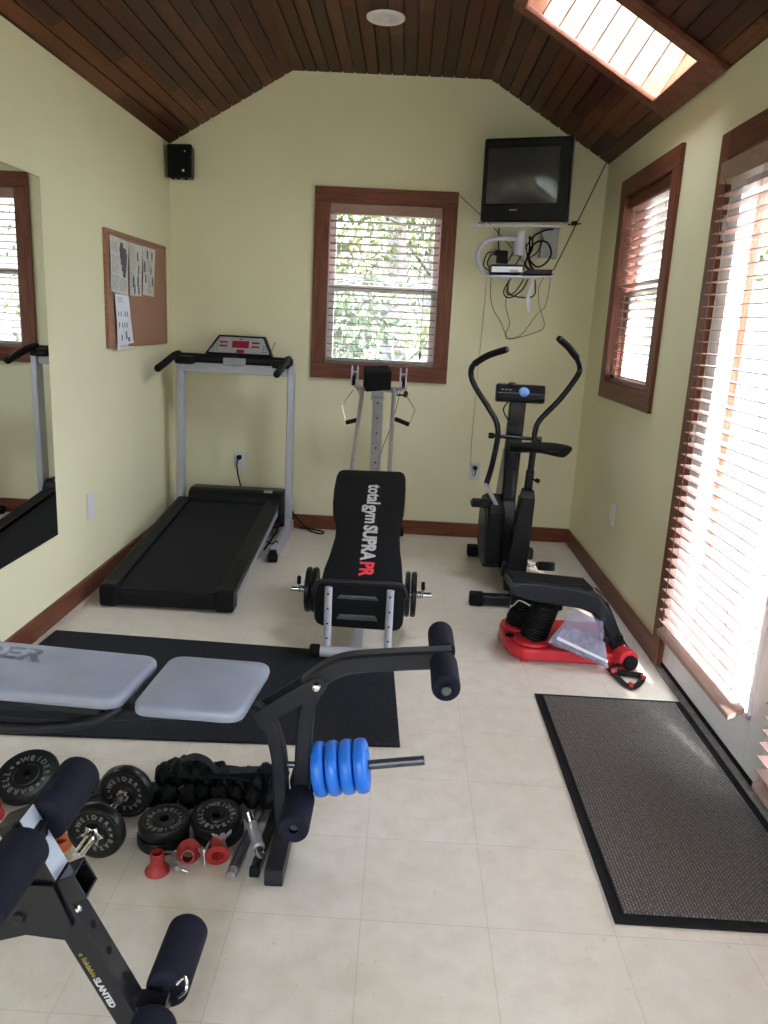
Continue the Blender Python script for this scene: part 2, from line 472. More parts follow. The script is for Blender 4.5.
# unseen cover added over the ridge joints so that no light leaks in
m = MB(); m.prism([(XL-.1, ZE+.05), (P1, ZP+.055), (P2, ZP+.055), (P2, ZP+.075), (P1, ZP+.075), (XL-.1, ZE+.08)], 'y', YB-.1, D+.12)
m.build('light_leak_cover', M_BLKPL, ce, smooth=False)

# baseboards
m = MB(); m.bb(XL, XR, D-.018, D, 0, .096, .004); struct(m.build('baseboard_back', M_TRIMX), 'stained baseboard along the end wall', 'baseboard')
m = MB(); m.bb(XL, XL+.018, YB, D-.018, 0, .096, .004); struct(m.build('baseboard_left', M_TRIMY), 'stained baseboard under the mirror wall', 'baseboard')
m = MB(); m.bb(XR-.018, XR, 3.222, D-.018, 0, .096, .004); m.bb(XR-.018, XR, YB, 1.15, 0, .096, .004)
struct(m.build('baseboard_right', M_TRIMY), 'stained baseboard along the window wall', 'baseboard')

# ---------------------------------------------------------------- skylight
sk = struct_root('window_3', 'roof skylight in a boarded well framed with stained trim', 'skylight', (.8, 3.645, 2.62))
dS = V((P2-XR, 0, ZP-ZE)).normalized(); nS = V((-dS.z, 0, dS.x)); nS = nS if nS.z > 0 else -nS
E0 = V((XR, 0, ZE))
def sp(s, h, y): return E0+dS*s+nS*h+V((0, y, 0))
def slab(m, s0, s1, h0, h1, y0, y1, bev=0):
    m.hexa([sp(s0, h0, y0), sp(s1, h0, y0), sp(s1, h0, y1), sp(s0, h0, y1)], [sp(s0, h1, y0), sp(s1, h1, y0), sp(s1, h1, y1), sp(s0, h1, y1)], bev)
DEP = .30
pmW = plank_mat('well_boards', angR, off((XR, ZE), angR), .075)
def well(nm, y0, y1, alongs, mat=None):
    m = MB()
    if alongs:      # walls facing +-y: boards run up the well
        k = SK[2]
        while k < SK[3]-.001:
            k2 = min(k+.092, SK[3]); slab(m, k+.004, k2-.004, 0, DEP, y0, y1, .002); k = k2
        yy = y1+.001 if y1 > 3.6 else y0-.001; mb = MB(); slab(mb, SK[2], SK[3], 0, DEP, yy-.001, yy+.003); mb.build('gap_shade_sheet', M_BLKPL, sk)  # black sheet stands for the shade in the gaps between boards
    else:
        k = SK[0]
        while k < SK[1]-.001:
            k2 = min(k+.075, SK[1]); slab(m, y0, y1, 0, DEP, k+.0025, k2-.0025, .002); k = k2
        ss = y1+.001 if y0 > .4 else y0-.001; mb = MB(); slab(mb, ss-.002, ss+.002, 0, DEP, SK[0], SK[1]); mb.build('gap_shade_sheet', M_BLKPL, sk)
    m.build(nm, mat or M_WELL, sk)
M_WELL = wood('well_board_stain', (.20, .075, .035), (.34, .15, .075), (12, 12, 12), .4)
well('well_board', SK[1]-.003, SK[1]+.016, True); well('well_board', SK[0]-.016, SK[0]+.003, True)
well('well_board', SK[2]-.016, SK[2]+.003, False); well('well_board', SK[3]-.003, SK[3]+.016, False)
m = MB()
for a, b in ((.006, SK[2]+.012), (SK[3]-.012, SK[3]+.045)): slab(m, a, b, -.022, 0, SK[0]-.07, SK[1]+.07, .004)
slab(m, SK[2]+.012, SK[3]-.012, -.022, 0, SK[0]-.07, SK[0]+.012, .004); slab(m, SK[2]+.012, SK[3]-.012, -.022, 0, SK[1]-.012, SK[1]+.07, .004)
m.build('casing', M_TRIM, sk)
m = MB()
slab(m, SK[2]-.02, SK[2]+.03, DEP, DEP+.04, SK[0]-.02, SK[1]+.02, .004); slab(m, SK[3]-.03, SK[3]+.02, DEP, DEP+.04, SK[0]-.02, SK[1]+.02, .004)
slab(m, SK[2]+.03, SK[3]-.03, DEP, DEP+.04, SK[0]-.02, SK[0]+.03, .004); slab(m, SK[2]+.03, SK[3]-.03, DEP, DEP+.04, SK[1]-.03, SK[1]+.02, .004)
m.build('frame', M_STEEL, sk)
m = MB(); slab(m, SK[2]+.03, SK[3]-.03, DEP+.018, DEP+.024, SK[0]+.03, SK[1]-.03); m.build('pane', M_GLASS, sk)

# ---------------------------------------------------------------- windows
def hung_window(name, label, loc, P, w, z0, z1, cas, depth, matv, math_, zc=(0, 0)):
    """P(u, d, z): u along the opening, d into the wall. cas: casing width"""
    r = struct_root(name, label, 'window', loc)
    def bx(m, u0, u1, d0, d1, a, b, bev=.003):
        m.hexa([P(u0, d0, a), P(u1, d0, a), P(u1, d1, a), P(u0, d1, a)], [P(u0, d0, b), P(u1, d0, b), P(u1, d1, b), P(u0, d1, b)], bev)
    m = MB()
    bx(m, -cas, w+cas, -.020, 0, z1-.006, z1+cas); bx(m, -cas, w+cas, -.020, 0, z0-cas, z0+.006)
    m.build('casing', math_, r)
    m = MB(); bx(m, -cas, .006, -.019, 0, z0+.006, z1-.006); bx(m, w-.006, w+cas, -.019, 0, z0+.006, z1-.006)
    m.build('casing', matv, r)
    m = MB()
    bx(m, -.010, .002, 0, depth, z0, z1, 0); bx(m, w-.002, w+.010, 0, depth, z0, z1, 0); bx(m, -.012, w+.012, 0, depth, z1-.002, z1+.010, 0); bx(m, -.012, w+.012, 0, depth, z0-.010, z0+.002, 0)
    m.build('jamb', matv, r)
    zm = (z0+z1)/2-.01
    m = MB(); t = .045
    for a, b, d in ((zm-.02, z1, depth-.02), (z0, zm+.02, depth-.05)):
        bx(m, .0, t, d, d+.03, a, b); bx(m, w-t, w, d, d+.03, a, b); bx(m, t, w-t, d, d+.03, a, a+.042); bx(m, t, w-t, d, d+.03, b-.042, b)
    m.build('sash', M_WHITE, r)
    m = MB()
    bx(m, t, w-t, depth-.008, depth-.004, zm+.02, z1-.042, 0); bx(m, t, w-t, depth-.038, depth-.034, z0+.042, zm-.02, 0)
    m.build('pane', M_GLASS, r)
    return r, bx
def blind(name, label, bx_P, u0, u1, z0, z1, d, pitch, width=.05, tilt=.0, loc=(0, 0, 0), head=.055, mats=(None, None), wand=True, rail_h=.02, headd=.03, ncord=2, rail_drop=0):
    P = bx_P
    r = thing(name, label, 'window blind', loc)
    def bx(m, a0, a1, d0, d1, a, b, bev=0):
        m.hexa([P(a0, d0, a), P(a1, d0, a), P(a1, d1, a), P(a0, d1, a)], [P(a0, d0, b), P(a1, d0, b), P(a1, d1, b), P(a0, d1, b)], bev)
    m = MB(); bx(m, u0-.004, u1+.004, d-headd, d+.028, z1-head, z1, .003); m.build('headrail', mats[1], r)
    m = MB(); z = z0+rail_h+.015; w = width/2
    while z < z1-head-.01:
        dz = math.sin(tilt)*w; dd = math.cos(tilt)*w
        lo = [P(u0, d-dd, z-dz), P(u1, d-dd, z-dz), P(u1, d+dd, z+dz), P(u0, d+dd, z+dz)]
        m.hexa(lo, [p+V((0, 0, .003)) for p in lo]); z += pitch
    m.build('slats', mats[0], r, smooth=False)
    m = MB(); k_ = rail_drop
    m.hexa([P(u0, d-w, z0-k_), P(u1, d-w, z0-k_), P(u1, d+w, z0), P(u0, d+w, z0)], [P(u0, d-w, z0-k_+rail_h), P(u1, d-w, z0-k_+rail_h), P(u1, d+w, z0+rail_h), P(u0, d+w, z0+rail_h)], .004); m.build('bottom_rail', mats[0], r)
    m = MB(); W = u1-u0
    for k in range(ncord):
        u = u0+W*(.16+.68*k/max(1, ncord-1))
        for dd in (-w-.001, w+.001):
            m.tube([P(u, d+dd, z0+.01), P(u, d+dd, z1-head)], .0011, 5, 0)
    build_each(m, 'ladder_cord', M_OAKIN, r)
    if wand:
        m = MB(); u = u1-W*.12
        m.tube([P(u, d-w-.012, z1-head-.005), P(u, d-w-.014, z0+.10)], .0018, 6, 0)
        m.lathe([(0, 0), (.005, .004), (.008, .03), (.004, .05), (0, .052)], P(u, d-w-.014, z0+.055), (0, 0, 1), 12)
        m.build('pull_cord', M_TRIM, r)
    return r
# back window
PB = lambda u, d, z: V((W1[0]+u, D+d, z))
w1, bxb = hung_window('window_1', 'stained wood framed window in the end wall', (-.17, D, 1.6), PB, W1[1]-W1[0], W1[2], W1[3], .088, .10, M_TRIMV, M_TRIMX)
blind('window_blind', 'slatted blind in the window of the end wall', PB, .012, W1[1]-W1[0]-.012, W1[2]+.004, W1[3]-.004, .030, .0445, .048, -.11, (-.17, D, W1[3]), .062, (M_SLATD, M_SLATX))
PR = lambda u, d, z: V((XR+d, W2[0]+u, z))
w2, bxr = hung_window('window_2', 'stained wood framed window in the side wall', (XR, 4.18, 1.6), PR, W2[1]-W2[0], W2[2], W2[3], .088, .115, M_TRIMV, M_TRIMY)
blind('window_blind', 'slatted blind in the side wall window near the corner', PR, .012, W2[1]-W2[0]-.012, W2[2]+.004, W2[3]-.004, .034, .0445, .05, -.22, (XR, 4.18, W2[3]), .062, (M_SLATD, M_TRIMY))
PQ = lambda u, d, z: V((RW[0]+u, YB-d, z))
w4, bxq = hung_window('added_window', 'unseen window added in the near wall for fill daylight', (-.1, YB, 1.5), PQ, RW[1]-RW[0], RW[2], RW[3], .088, .10, M_TRIMV, M_TRIMX)  # added out of view, lets fill daylight onto the foreground

# ---------------------------------------------------------------- doors
def door_leaf(name, label, y0, y1, hinge_far):
    r = struct_root(name, label, 'door', (XR+.04, (y0+y1)/2, 0))
    x0, x1 = XR+.004, XR+.048; st = .115
    m = MB()
    m.bb(x0, x1, y0, y0+st, .03, 2.04, .003); m.bb(x0, x1, y1-st, y1, .03, 2.04, .003)
    m.bb(x0, x1, y0+st, y1-st, .03, .20, .003); m.bb(x0, x1, y0+st, y1-st, 1.92, 2.04, .003)
    m.build('leaf', M_WHITE, r)
    m = MB()
    for a, b, c, d in ((y0+st, y0+st+.018, .20, 1.92), (y1-st-.018, y1-st, .20, 1.92), (y0+st, y1-st, .20, .218), (y0+st, y1-st, 1.902, 1.92)):
        m.bb(x0-.008, x1+.006, a, b, c, d, .003)
    m.build('glazing_bead', M_WHITE, r)
    m = MB(); m.bb(x0+.02, x0+.025, y0+st+.018, y1-st-.018, .218, 1.902); m.build('pane', M_GLASS, r)
    m = MB(); m.bb(x0-.003, x1, y0, y1, .012, .032, .002); m.build('weather_strip', M_BLKRUB, r)
    m = MB(); yy = y1 if hinge_far else y0
    for z in (.28, 1.02, 1.80):
        m.cyl((x0-.006, yy, z-.045), (x0-.006, yy, z+.045), .007, n=12); m.bb(x0-.004, x0, yy-.026, yy+.004, z-.045, z+.045)
    m.build('hinge', M_STEEL, r)
    return r
d1 = door_leaf('door_1', 'white glazed door leaf hung beside the side window', 2.195, 3.13, True)
d2 = door_leaf('door_2', 'white glazed door leaf nearer the camera', 1.245, 2.19, False)
m = MB(); m.cyl((XR+.004, 2.13, .98), (XR-.045, 2.13, .98), .011, n=16); m.bb(XR-.055, XR-.035, 2.02, 2.14, .97, .99, .004); m.bb(XR-.006, XR+.004, 2.105, 2.155, .90, 1.10, .003)
m.build('door_handle', M_STEEL, d2)
tr = struct_root('trim_1', 'dark stained casing around the glass doors', 'door casing', (XR, 3.18, 0))
m = MB(); m.bb(XR-.020, XR, 3.128, 3.222, 0, 2.143, .003); m.bb(XR-.020, XR, 1.15, 1.246, 0, 2.143, .003); build_each(m, 'side_casing', M_TRIMV, tr)
m = MB(); m.bb(XR-.021, XR, 1.246, 3.128, 2.045, 2.143, .003); build_each(m, 'head_casing', M_TRIMY, tr)
m = MB(); m.bb(XR, XR+.14, 3.13, 3.142, 0, 2.05); m.bb(XR, XR+.14, 1.232, 1.244, 0, 2.05); m.bb(XR, XR+.14, 1.232, 3.142, 2.042, 2.054); m.build('jamb', M_TRIMV, tr)
m = MB(); m.bb(XR-.022, XR+.15, 1.246, 3.128, 0, .012, .002); struct(m.build('trim_2', flat('worn_aluminium', (.26, .25, .24), .5, metal=.3, var=.2)), 'dark metal sill under the glass doors', 'door sill')
PD = lambda u, d, z: V((XR+d, 2.195+u, z))
blind('door_blind', 'slatted wooden blind hung over the glazed door leaf near the corner', PD, .100, .832, .232, 2.005, -.050, .0428, .052, .02, (XR-.058, 2.66, 2.0), .07, (M_SLAT, M_SLATX), rail_h=.018, rail_drop=.030, headd=.028, ncord=3)
PD2 = lambda u, d, z: V((XR+d, 1.245+u, z))
blind('door_blind', 'slatted wooden blind over the glazed door leaf at the picture edge', PD2, .04, .835, .13, 2.005, -.050, .0428, .052, .02, (XR-.058, 1.72, 2.0), .07, (M_SLAT, M_SLATX), wand=False, rail_h=.018, rail_drop=.030, headd=.028, ncord=3)

# ---------------------------------------------------------------- treadmill
tm = thing('treadmill', 'black and silver treadmill standing in the corner by the cork board', 'treadmill', (-1.08, 4.2, 0))
def dz(y): return .108+(y-3.47)*.108           # height of the deck edge
for x0, x1 in ((-1.403, -1.322), (-.838, -.757)):
    m = MB(); ya, yb = 3.53, 4.80
    m.hexa([(x0, ya, dz(ya)-.045), (x1, ya, dz(ya)-.045), (x1, yb, dz(yb)-.045), (x0, yb, dz(yb)-.045)],
           [(x0, ya, dz(ya)), (x1, ya, dz(ya)), (x1, yb, dz(yb)), (x0, yb, dz(yb))], .006)
    for k in range(3):
        xx = x0+.02+k*.02
        m.hexa([(xx, ya, dz(ya)), (xx+.008, ya, dz(ya)), (xx+.008, yb, dz(yb)), (xx, yb, dz(yb))],
               [(xx, ya, dz(ya)+.003), (xx+.008, ya, dz(ya)+.003), (xx+.008, yb, dz(yb)+.003), (xx, yb, dz(yb)+.003)])
    m.build('side_rail', M_BLKPL, tm)
m = MB()
for x0, x1 in ((-1.392, -1.36), (-.80, -.763)):
    m.hexa([(x0, 3.55, dz(3.55)-.095), (x1, 3.55, dz(3.55)-.095), (x1, 4.9, dz(4.9)-.10), (x0, 4.9, dz(4.9)-.10)],
           [(x0, 3.55, dz(3.55)-.046), (x1, 3.55, dz(3.55)-.046), (x1, 4.9, dz(4.9)-.046), (x0, 4.9, dz(4.9)-.046)], .003)
build_each(m, 'frame_rail', M_SILVER, tm)
m = MB()
for x0, x1 in ((-1.404, -1.315), (-.845, -.756)): m.bb(x0, x1, 3.465, 3.565, .004, .116, .014, 3)
m.bb(-1.32, -.84, 3.472, 3.50, .012, .078, .008)
m.build('end_cap', M_BLKPL, tm)
m = MB()
def dt(y): return dz(y)-.016
sec = [(3.497, dt(3.5)-.055), (3.487, dt(3.5)-.03), (3.497, dt(3.5)-.006), (3.52, dt(3.52)), (4.76, dt(4.76)), (4.76, dt(4.76)-.06)]
m.prism(sec, 'x', -1.318, -.842)
m.build('running_belt', M_BELT, tm)
m = MB()
m.prism([(4.80, .19), (4.806, .262), (4.83, .290), (4.87, .304), (4.98, .300), (5.03, .27), (5.03, .06), (4.80, .10)], 'x', -1.345, -.742, .012, 3)
hood = m.build('motor_hood', M_BLKPL, tm)
m = MB(); m.box((-.835, 4.85, .300), (.055, .028, .004), .002, (math.radians(20), 0, 0)); m.build('badge', M_GREYPL, hood)
for x in (-1.415, -.711):
    m = MB(); e_ = .014 if x < -1 else .004; m.bar([(x, 4.905, .05), (x+e_, 4.905, 1.10)], .09, .040, (0, 1, 0), 0, .006)
    m.build('upright', M_SILVER, tm)
    m = MB(); m.bb(x-.022, x+.022, 4.335, 5.03, .008, .078, .006); build_each(m, 'floor_rail', M_SILVER, tm)
    m = MB(); m.cyl((x-.026, 4.32, .028), (x+.026, 4.32, .028), .027, n=20, bev=.005); m.bb(x-.02, x+.02, 4.31, 4.37, .02, .07, .006); m.build('wheel', M_BLKRUB, tm)
m = MB(); m.tube([(-.75, 4.33, .12), (-.73, 4.40, .085), (-.71, 4.45, .09), (-.70, 4.45, .02)], .004, 6); m.tube([(-.77, 4.36, .06), (-.74, 4.6, .10), (-.76, 4.75, .10)], .006, 6); m.build('cable', M_BLKRUB, tm)
m = MB(); m.bb(-1.425, -.728, 4.875, 4.925, 1.035, 1.10, .006); m.build('cross_brace', M_SILVER, tm)
m = MB()
m.bb(-1.43, -.70, 4.845, 4.935, 1.095, 1.150, .018, 3)
m.bb(-1.42, -1.30, 4.80, 4.87, 1.085, 1.135, .014); m.bb(-.82, -.71, 4.80, 4.87, 1.085, 1.135, .014)
m.build('handlebar', M_BLKPL, tm)
for x in (-1.412, -.724):
    m = MB(); s = 1 if x < -1 else -1
    m.tube([(x, 4.88, 1.142), (x, 4.78, 1.135), (x-.004, 4.62, 1.100), (x-.010, 4.49, 1.072)], .021, 14)
    m.lathe([(.021, 0), (.019, .006), (.010, .011), (0, .012)], (x-.010, 4.49, 1.072), (-.006, -.13, -.028), 14)
    m.build('grip', M_BLKRUB, tm)
# console
cy = lambda z: 4.862+(z-1.15)*.55
def cons(m, hx0, hx1, z0, z1, tx0, tx1, d, th):
    m.hexa([(hx0, cy(z0)-d, z0), (hx1, cy(z0)-d, z0), (hx1, cy(z0)-d+th, z0), (hx0, cy(z0)-d+th, z0)],
           [(tx0, cy(z1)-d, z1), (tx1, cy(z1)-d, z1), (tx1, cy(z1)-d+th, z1), (tx0, cy(z1)-d+th, z1)], .004)
m = MB(); cons(m, -1.25, -.822, 1.145, 1.268, -1.172, -.885, 0, .06); con = m.build('console', M_BLKPL, tm)
m = MB(); cons(m, -1.225, -.842, 1.163, 1.258, -1.163, -.893, .004, .01); m.build('face_plate', M_GREYPL, con)
m = MB(); cons(m, -1.082, -.975, 1.195, 1.238, -1.082, -.975, .007, .008)
for x in (-1.135, -.935):
    for z in (1.205, 1.228): cons(m, x-.026, x+.026, z-.006, z+.006, x-.026, x+.026, .007, .008)
cons(m, -1.05, -1.0, 1.165, 1.186, -1.05, -1.0, .007, .008); cons(m, -1.04, -1.015, 1.245, 1.252, -1.04, -1.015, .007, .008)
m.build('display', M_LCD, con)
m = MB()
for x in (-1.195, -1.172, -.885, -.868):
    for z in (1.178, 1.195, 1.212): cons(m, x-.006, x+.006, z-.003, z+.003, x-.006, x+.006, .007, .008)
build_each(m, 'button', M_BLKPL, con)
m = MB(); m.bb(-1.125, -.985, 4.832, 4.85, 1.088, 1.135, .006); m.build('heart_rate_pod', M_GREYPL, tm)
m = MB(); m.tube([(-.84, 4.90, 1.18), (-.815, 4.91, 1.24)], .002, 6, 0); m.build('safety_clip', M_BLKPL, tm)

# ---------------------------------------------------------------- inclined gym
gy = thing('incline_gym', 'black inclined body weight gym with lettered glide board before the end wall', 'exercise machine', (-.145, 4.05, 0))
GR = lambda y: .295+(y-3.05)*.396               # rail height
def cxl(y): return -.140-(y-3.12)*.0105          # centre line drifts slightly
for s in (-1, 1):
    m = MB(); hs = lambda y: .0965
    m.tube([(cxl(3.09)+s*hs(3.09), 3.09, GR(3.09)), (cxl(4.83)+s*hs(4.83), 4.83, GR(4.83))], .0125, 12, 0)
    m.build('slide_rail', M_STEEL, gy)
    m = MB(); m.cyl((-.137+s*.128, 3.03, .04), (-.137+s*.128, 3.03, .320), .0160, n=20, bev=.003); po = m.build('front_post', M_SILVER, gy)
    m = MB()
    for z in (.10, .165, .23, .295): m.cyl((-.137+s*.128, 3.0125, z), (-.137+s*.128, 3.018, z), .0045, n=12)
    build_each(m, 'pin_hole', M_BLKPL, po)
m = MB(); m.cyl((-.295, 3.02, .039), (.022, 3.02, .039), .024, n=20); m.build('front_foot', M_SILVER, gy)
m = MB()
for x0, x1 in ((-.335, -.290), (.018, .050)): m.cyl((x0, 3.02, .039), (x1, 3.02, .039), .028, n=20, bev=.006)
for x0, x1 in ((-.36, -.30), (-.01, .05)): m.cyl((x0, 5.045, .030), (x1, 5.045, .030), .029, n=20, bev=.006)
build_each(m, 'foot_cap', M_BLKRUB, gy)
m = MB(); m.cyl((-.31, 5.045, .030), (0, 5.045, .030), .025, n=20); m.bar([(-.15, 5.045, .03), (-.145, 3.02, .036)], .05, .03, (1, 0, 0)); m.build('floor_beam', M_SILVER, gy)
m = MB(); m.bar([(-.155, 5.03, .03), (-.160, 4.875, 1.0)], .066, .05, (1, 0, 0)); col = m.build('column', M_STEEL, gy)
m = MB()
for k in range(7):
    f = .30+.1*k; yy = 5.03-.155*f; zz = .03+.97*f; m.cyl((-.159, yy-.030, zz), (-.159, yy-.0255, zz), .006, n=10)
build_each(m, 'pin_hole', M_BLKPL, col)
m = MB(); m.bar([(-.160, 4.868, .93), (-.160, 4.845, 1.045)], .076, .065, (1, 0, 0)); m.bb(-.205, -.115, 4.82, 4.87, .925, .935, .002); m.build('rail_sleeve', M_SILVER, gy)
m = MB(); m.cyl((-.31, 4.83, 1.0), (0, 4.83, 1.0), .011, n=14); m.tube([(-.30, 4.83, 1.0), (-.26, 4.80, .985), (-.20, 4.80, .985)], .008, 8); m.tube([(-.0, 4.83, 1.0), (-.05, 4.80, .985), (-.12, 4.80, .985)], .008, 8); m.build('pulley_bar', M_STEEL, gy)
m = MB(); R_ = Euler((math.radians(23), math.radians(-6), math.radians(16))).to_matrix(); m.box((-.166, 4.78, 1.060), (.158, .09, .130), .010, R_, 3); m.build('head_pad', M_BLKRUB, gy)
for s, x in ((-1, -.305), (1, -.008)):
    m = MB(); m.prism([(4.77, 1.01), (4.84, 1.01), (4.838, 1.11), (4.815, 1.128), (4.785, 1.11)], 'x', x-.022, x-.013); m.prism([(4.77, 1.01), (4.84, 1.01), (4.838, 1.11), (4.815, 1.128), (4.785, 1.11)], 'x', x+.013, x+.022)
    m.cyl((x-.016, 4.815, 1.09), (x+.016, 4.815, 1.09), .006, n=10)
    pu = m.build('pulley_bracket', M_LAV, gy)
    m = MB(); m.lathe([(0, -.009), (.033, -.009), (.033, -.005), (.025, 0), (.033, .005), (.033, .009), (0, .009)], (x+s*.004, 4.790, 1.040), (1, 0, 0), 20); m.build('pulley', M_BLKPL, pu)
    if s < 0: pts = [(-.310, 4.75, .985), (-.345, 4.75, .93), (-.373, 4.75, .885), (-.360, 4.75, .84), (-.344, 4.75, .785)]; g0, g1 = (-.346, 4.75, .784), (-.272, 4.75, .806)
    else: pts = [(.005, 4.75, .985), (.040, 4.75, .935), (.074, 4.75, .884), (.060, 4.75, .84), (.041, 4.75, .792)]; g0, g1 = (.044, 4.75, .792), (-.047, 4.75, .824)
    m = MB(); m.tube(pts, .0035, 8, 0); m.tube([pts[-1], g1], .0035, 6, 0); m.tube([g1, (g1[0]-.02*s, 4.76, g1[2]+.1), (x-.012*s, 4.80, 1.0)], .0028, 6)
    hd = m.build('pull_handle', M_CHROME, gy)
    m = MB(); m.cyl(g0, g1, .0135, n=16, bev=.003); m.build('grip', M_BLKRUB, hd)
m = MB(); m.lathe([(0, 0), (.012, .002), (.015, .02), (.012, .038), (0, .04)], (.012, 4.76, .955), (0, 0, 1), 12); m.tube([(.012, 4.76, .99), (.014, 4.79, 1.03)], .003, 6, 0); m.tube([(-.05, 4.79, .965), (.015, 4.765, .97)], .006, 8, 0); m.build('cord_stop', M_BLKPL, gy)
m = MB(); m.tube([(-.02, 4.8, 1.0), (-.06, 4.75, .80), (-.12, 4.4, .64), (-.11, 3.9, .62)], .0025, 6); m.build('pull_cable', M_DKSTEEL, gy)
# glide board, lying on the rail plane
ax = V((0, 1, .396)).normalized(); nr = V((0, -.396, 1)).normalized()
def GP(x, y, h): return V((x, y, GR(y)))+nr*h
outl = [(-.300, 3.085), (-.297, 3.15), (-.284, 3.235), (-.272, 3.36), (-.275, 3.43), (-.300, 3.53), (-.310, 3.62), (-.315, 3.72), (-.314, 3.83), (-.306, 3.868), (-.285, 3.884),
        (.006, 3.894), (.026, 3.876), (.034, 3.84), (.036, 3.74), (.035, 3.66), (.032, 3.56), (.021, 3.46), (.018, 3.38), (.022, 3.30), (.033, 3.20), (.041, 3.085)]
m = MB(); m.hexa([GP(x, y, .010) for x, y in outl], [GP(x, y, .037) for x, y in outl], .010, 3)
gb = m.build('glide_board', M_LEATHER, gy)
def board_text(body, x0, y0, size, mat, name, fat):
    b = text_bm(body, size, fat, .0008, 'LEFT'); lo, hi = text_width(b)
    M = basis(GP(x0, y0, .0383), -ax, (1, 0, 0)); mm = MB(); mm.add(b, M)
    o = mm.build(name, mat, gb, smooth=False); return hi
# letters run down the board
yy = 3.760; x0 = -.118
def run(body, size, fat, mat, dx):
    global yy
    h = board_text(body, x0+dx, yy, size, mat, 'lettering', fat); yy -= h*.935
run('total', .090, .0022, M_LETTER, 0); yy -= .012
run('gym', .090, .0022, M_LETTER, 0); yy -= .016
run('SUPRA', .085, .0034, M_LETTER, -.002); yy -= .006
run('PR', .084, .0030, M_LETRED, -.002)
m = MB()
for s in (-1, 1):
    for y in (3.30, 3.68): m.box(GP(cxl(y)+s*.098, y, .0), (.04, .07, .030), .005, Euler((math.atan(.396), 0, 0)).to_matrix())
build_each(m, 'carriage', M_BLKPL, gy)
# squat plate behind the front posts
fo = [(-.326, .165), (-.316, .142), (-.292, .130), (.012, .124), (.036, .132), (.050, .155), (.055, .280), (.044, .318), (.018, .337), (-.296, .335), (-.320, .318), (-.329, .285)]
fy = lambda z: 3.085-(z-.13)*.06
m = MB(); m.hexa([(x, fy(z)-.02, z) for x, z in fo], [(x, fy(z)+.025, z) for x, z in fo], .011, 3)
fp = m.build('squat_plate', M_BLKPL, gy)
for z, hh in ((.270, .020), (.180, .026)):
    m = MB(); m.hexa([(-.235, fy(z-hh/2)-.024, z-hh/2), (-.055, fy(z-hh/2)-.024, z-hh/2), (-.070, fy(z+hh/2)-.024, z+hh/2), (-.22, fy(z+hh/2)-.024, z+hh/2)],
                     [(-.235, fy(z-hh/2)-.01, z-hh/2), (-.055, fy(z-hh/2)-.01, z-hh/2), (-.070, fy(z+hh/2)-.01, z+hh/2), (-.22, fy(z+hh/2)-.01, z+hh/2)], .006)
    m.build('raised_grip', M_EMB, fp)
m = MB(); m.tube([(-.329, 3.055, .285), (-.320, 3.052, .320), (-.296, 3.050, .338), (-.14, 3.050, .339), (.018, 3.050, .340), (.045, 3.052, .322), (.056, 3.055, .285)], .010, 10); m.build('edge_trim', M_FRAME, fp)
m = MB(); m.cyl((-.46, 3.33, .197), (.175, 3.33, .203), .0125, n=16, bev=.002); m.build('weight_bar', M_CHROME, gy)
m = MB()
for x in (-.25, -.03): m.bar([(x, 3.33, .20), (x, 3.34, .37)], .03, .02, (1, 0, 0))
build_each(m, 'bar_hanger', M_BLKPL, gy)

# ---------------------------------------------------------------- weight plates
def plate_parts(root, R, t, mat, text=None, lmat=None, hole=.014, ring=.62, tsize=.2, fat=.0006, up=1, back=False):
    prof = [(hole, -t/2), (R*.38, -t/2), (R*.42, -t*.36), (R*.76, -t*.36), (R*.82, -t/2), (R*.95, -t/2), (R, -t*.28), (R, t*.28), (R*.95, t/2), (R*.82, t/2), (R*.76, t*.36), (R*.42, t*.36), (R*.38, t/2), (hole, t/2), (hole, -t/2)]
    m = MB(); m.lathe(prof, (0, 0, 0), (0, 0, 1), 40); body = m.build('disc', mat, root)
    if text:
        m = MB(); n = len(text)
        for i, ch in enumerate(text):
            if ch == ' ': continue
            a = PI/2-2*PI*i/n
            if ch == '#':
                b = bmesh.new(); bmesh.ops.create_grid(b, x_segments=1, y_segments=1, size=R*tsize*.28)
            else: b = text_bm(ch, R*tsize*1.35, fat, .0005)
            m.add(b, Matrix.Translation((R*ring*math.cos(a), R*ring*math.sin(a), t*.36+.0006)) @ Matrix.Rotation(a-PI/2, 4, 'Z'))
        m.build('lettering', lmat or M_LETPLATE, root, smooth=False)
    return body
RING = 'WEIDER##BARBELL##'
def new_plate(label, loc, rot, R, t, group, mat=None, text=RING, name='weight_plate', cat='weight plate', **k):
    r = local_thing(name, label, cat, loc, group, rot); plate_parts(r, R, t, mat or M_IRON, text, **k); return r
GG = 'black plates on the bar of the inclined gym'
g0 = new_plate('outer black plate on the bar end toward the treadmill', (-.382, 3.33, .198), (0, -PI/2, 0), .103, .022, GG, text=None)
dup(g0, (-.352, 3.33, .198), (0, -PI/2, 0), 'inner black plate next to the squat plate, on the treadmill side')
dup(g0, (.066, 3.33, .202), (0, PI/2, 0), 'inner black plate next to the squat plate, on the exercise bike side')
dup(g0, (.094, 3.33, .202), (0, PI/2, 0), 'outer black plate on the bar end toward the exercise bike')
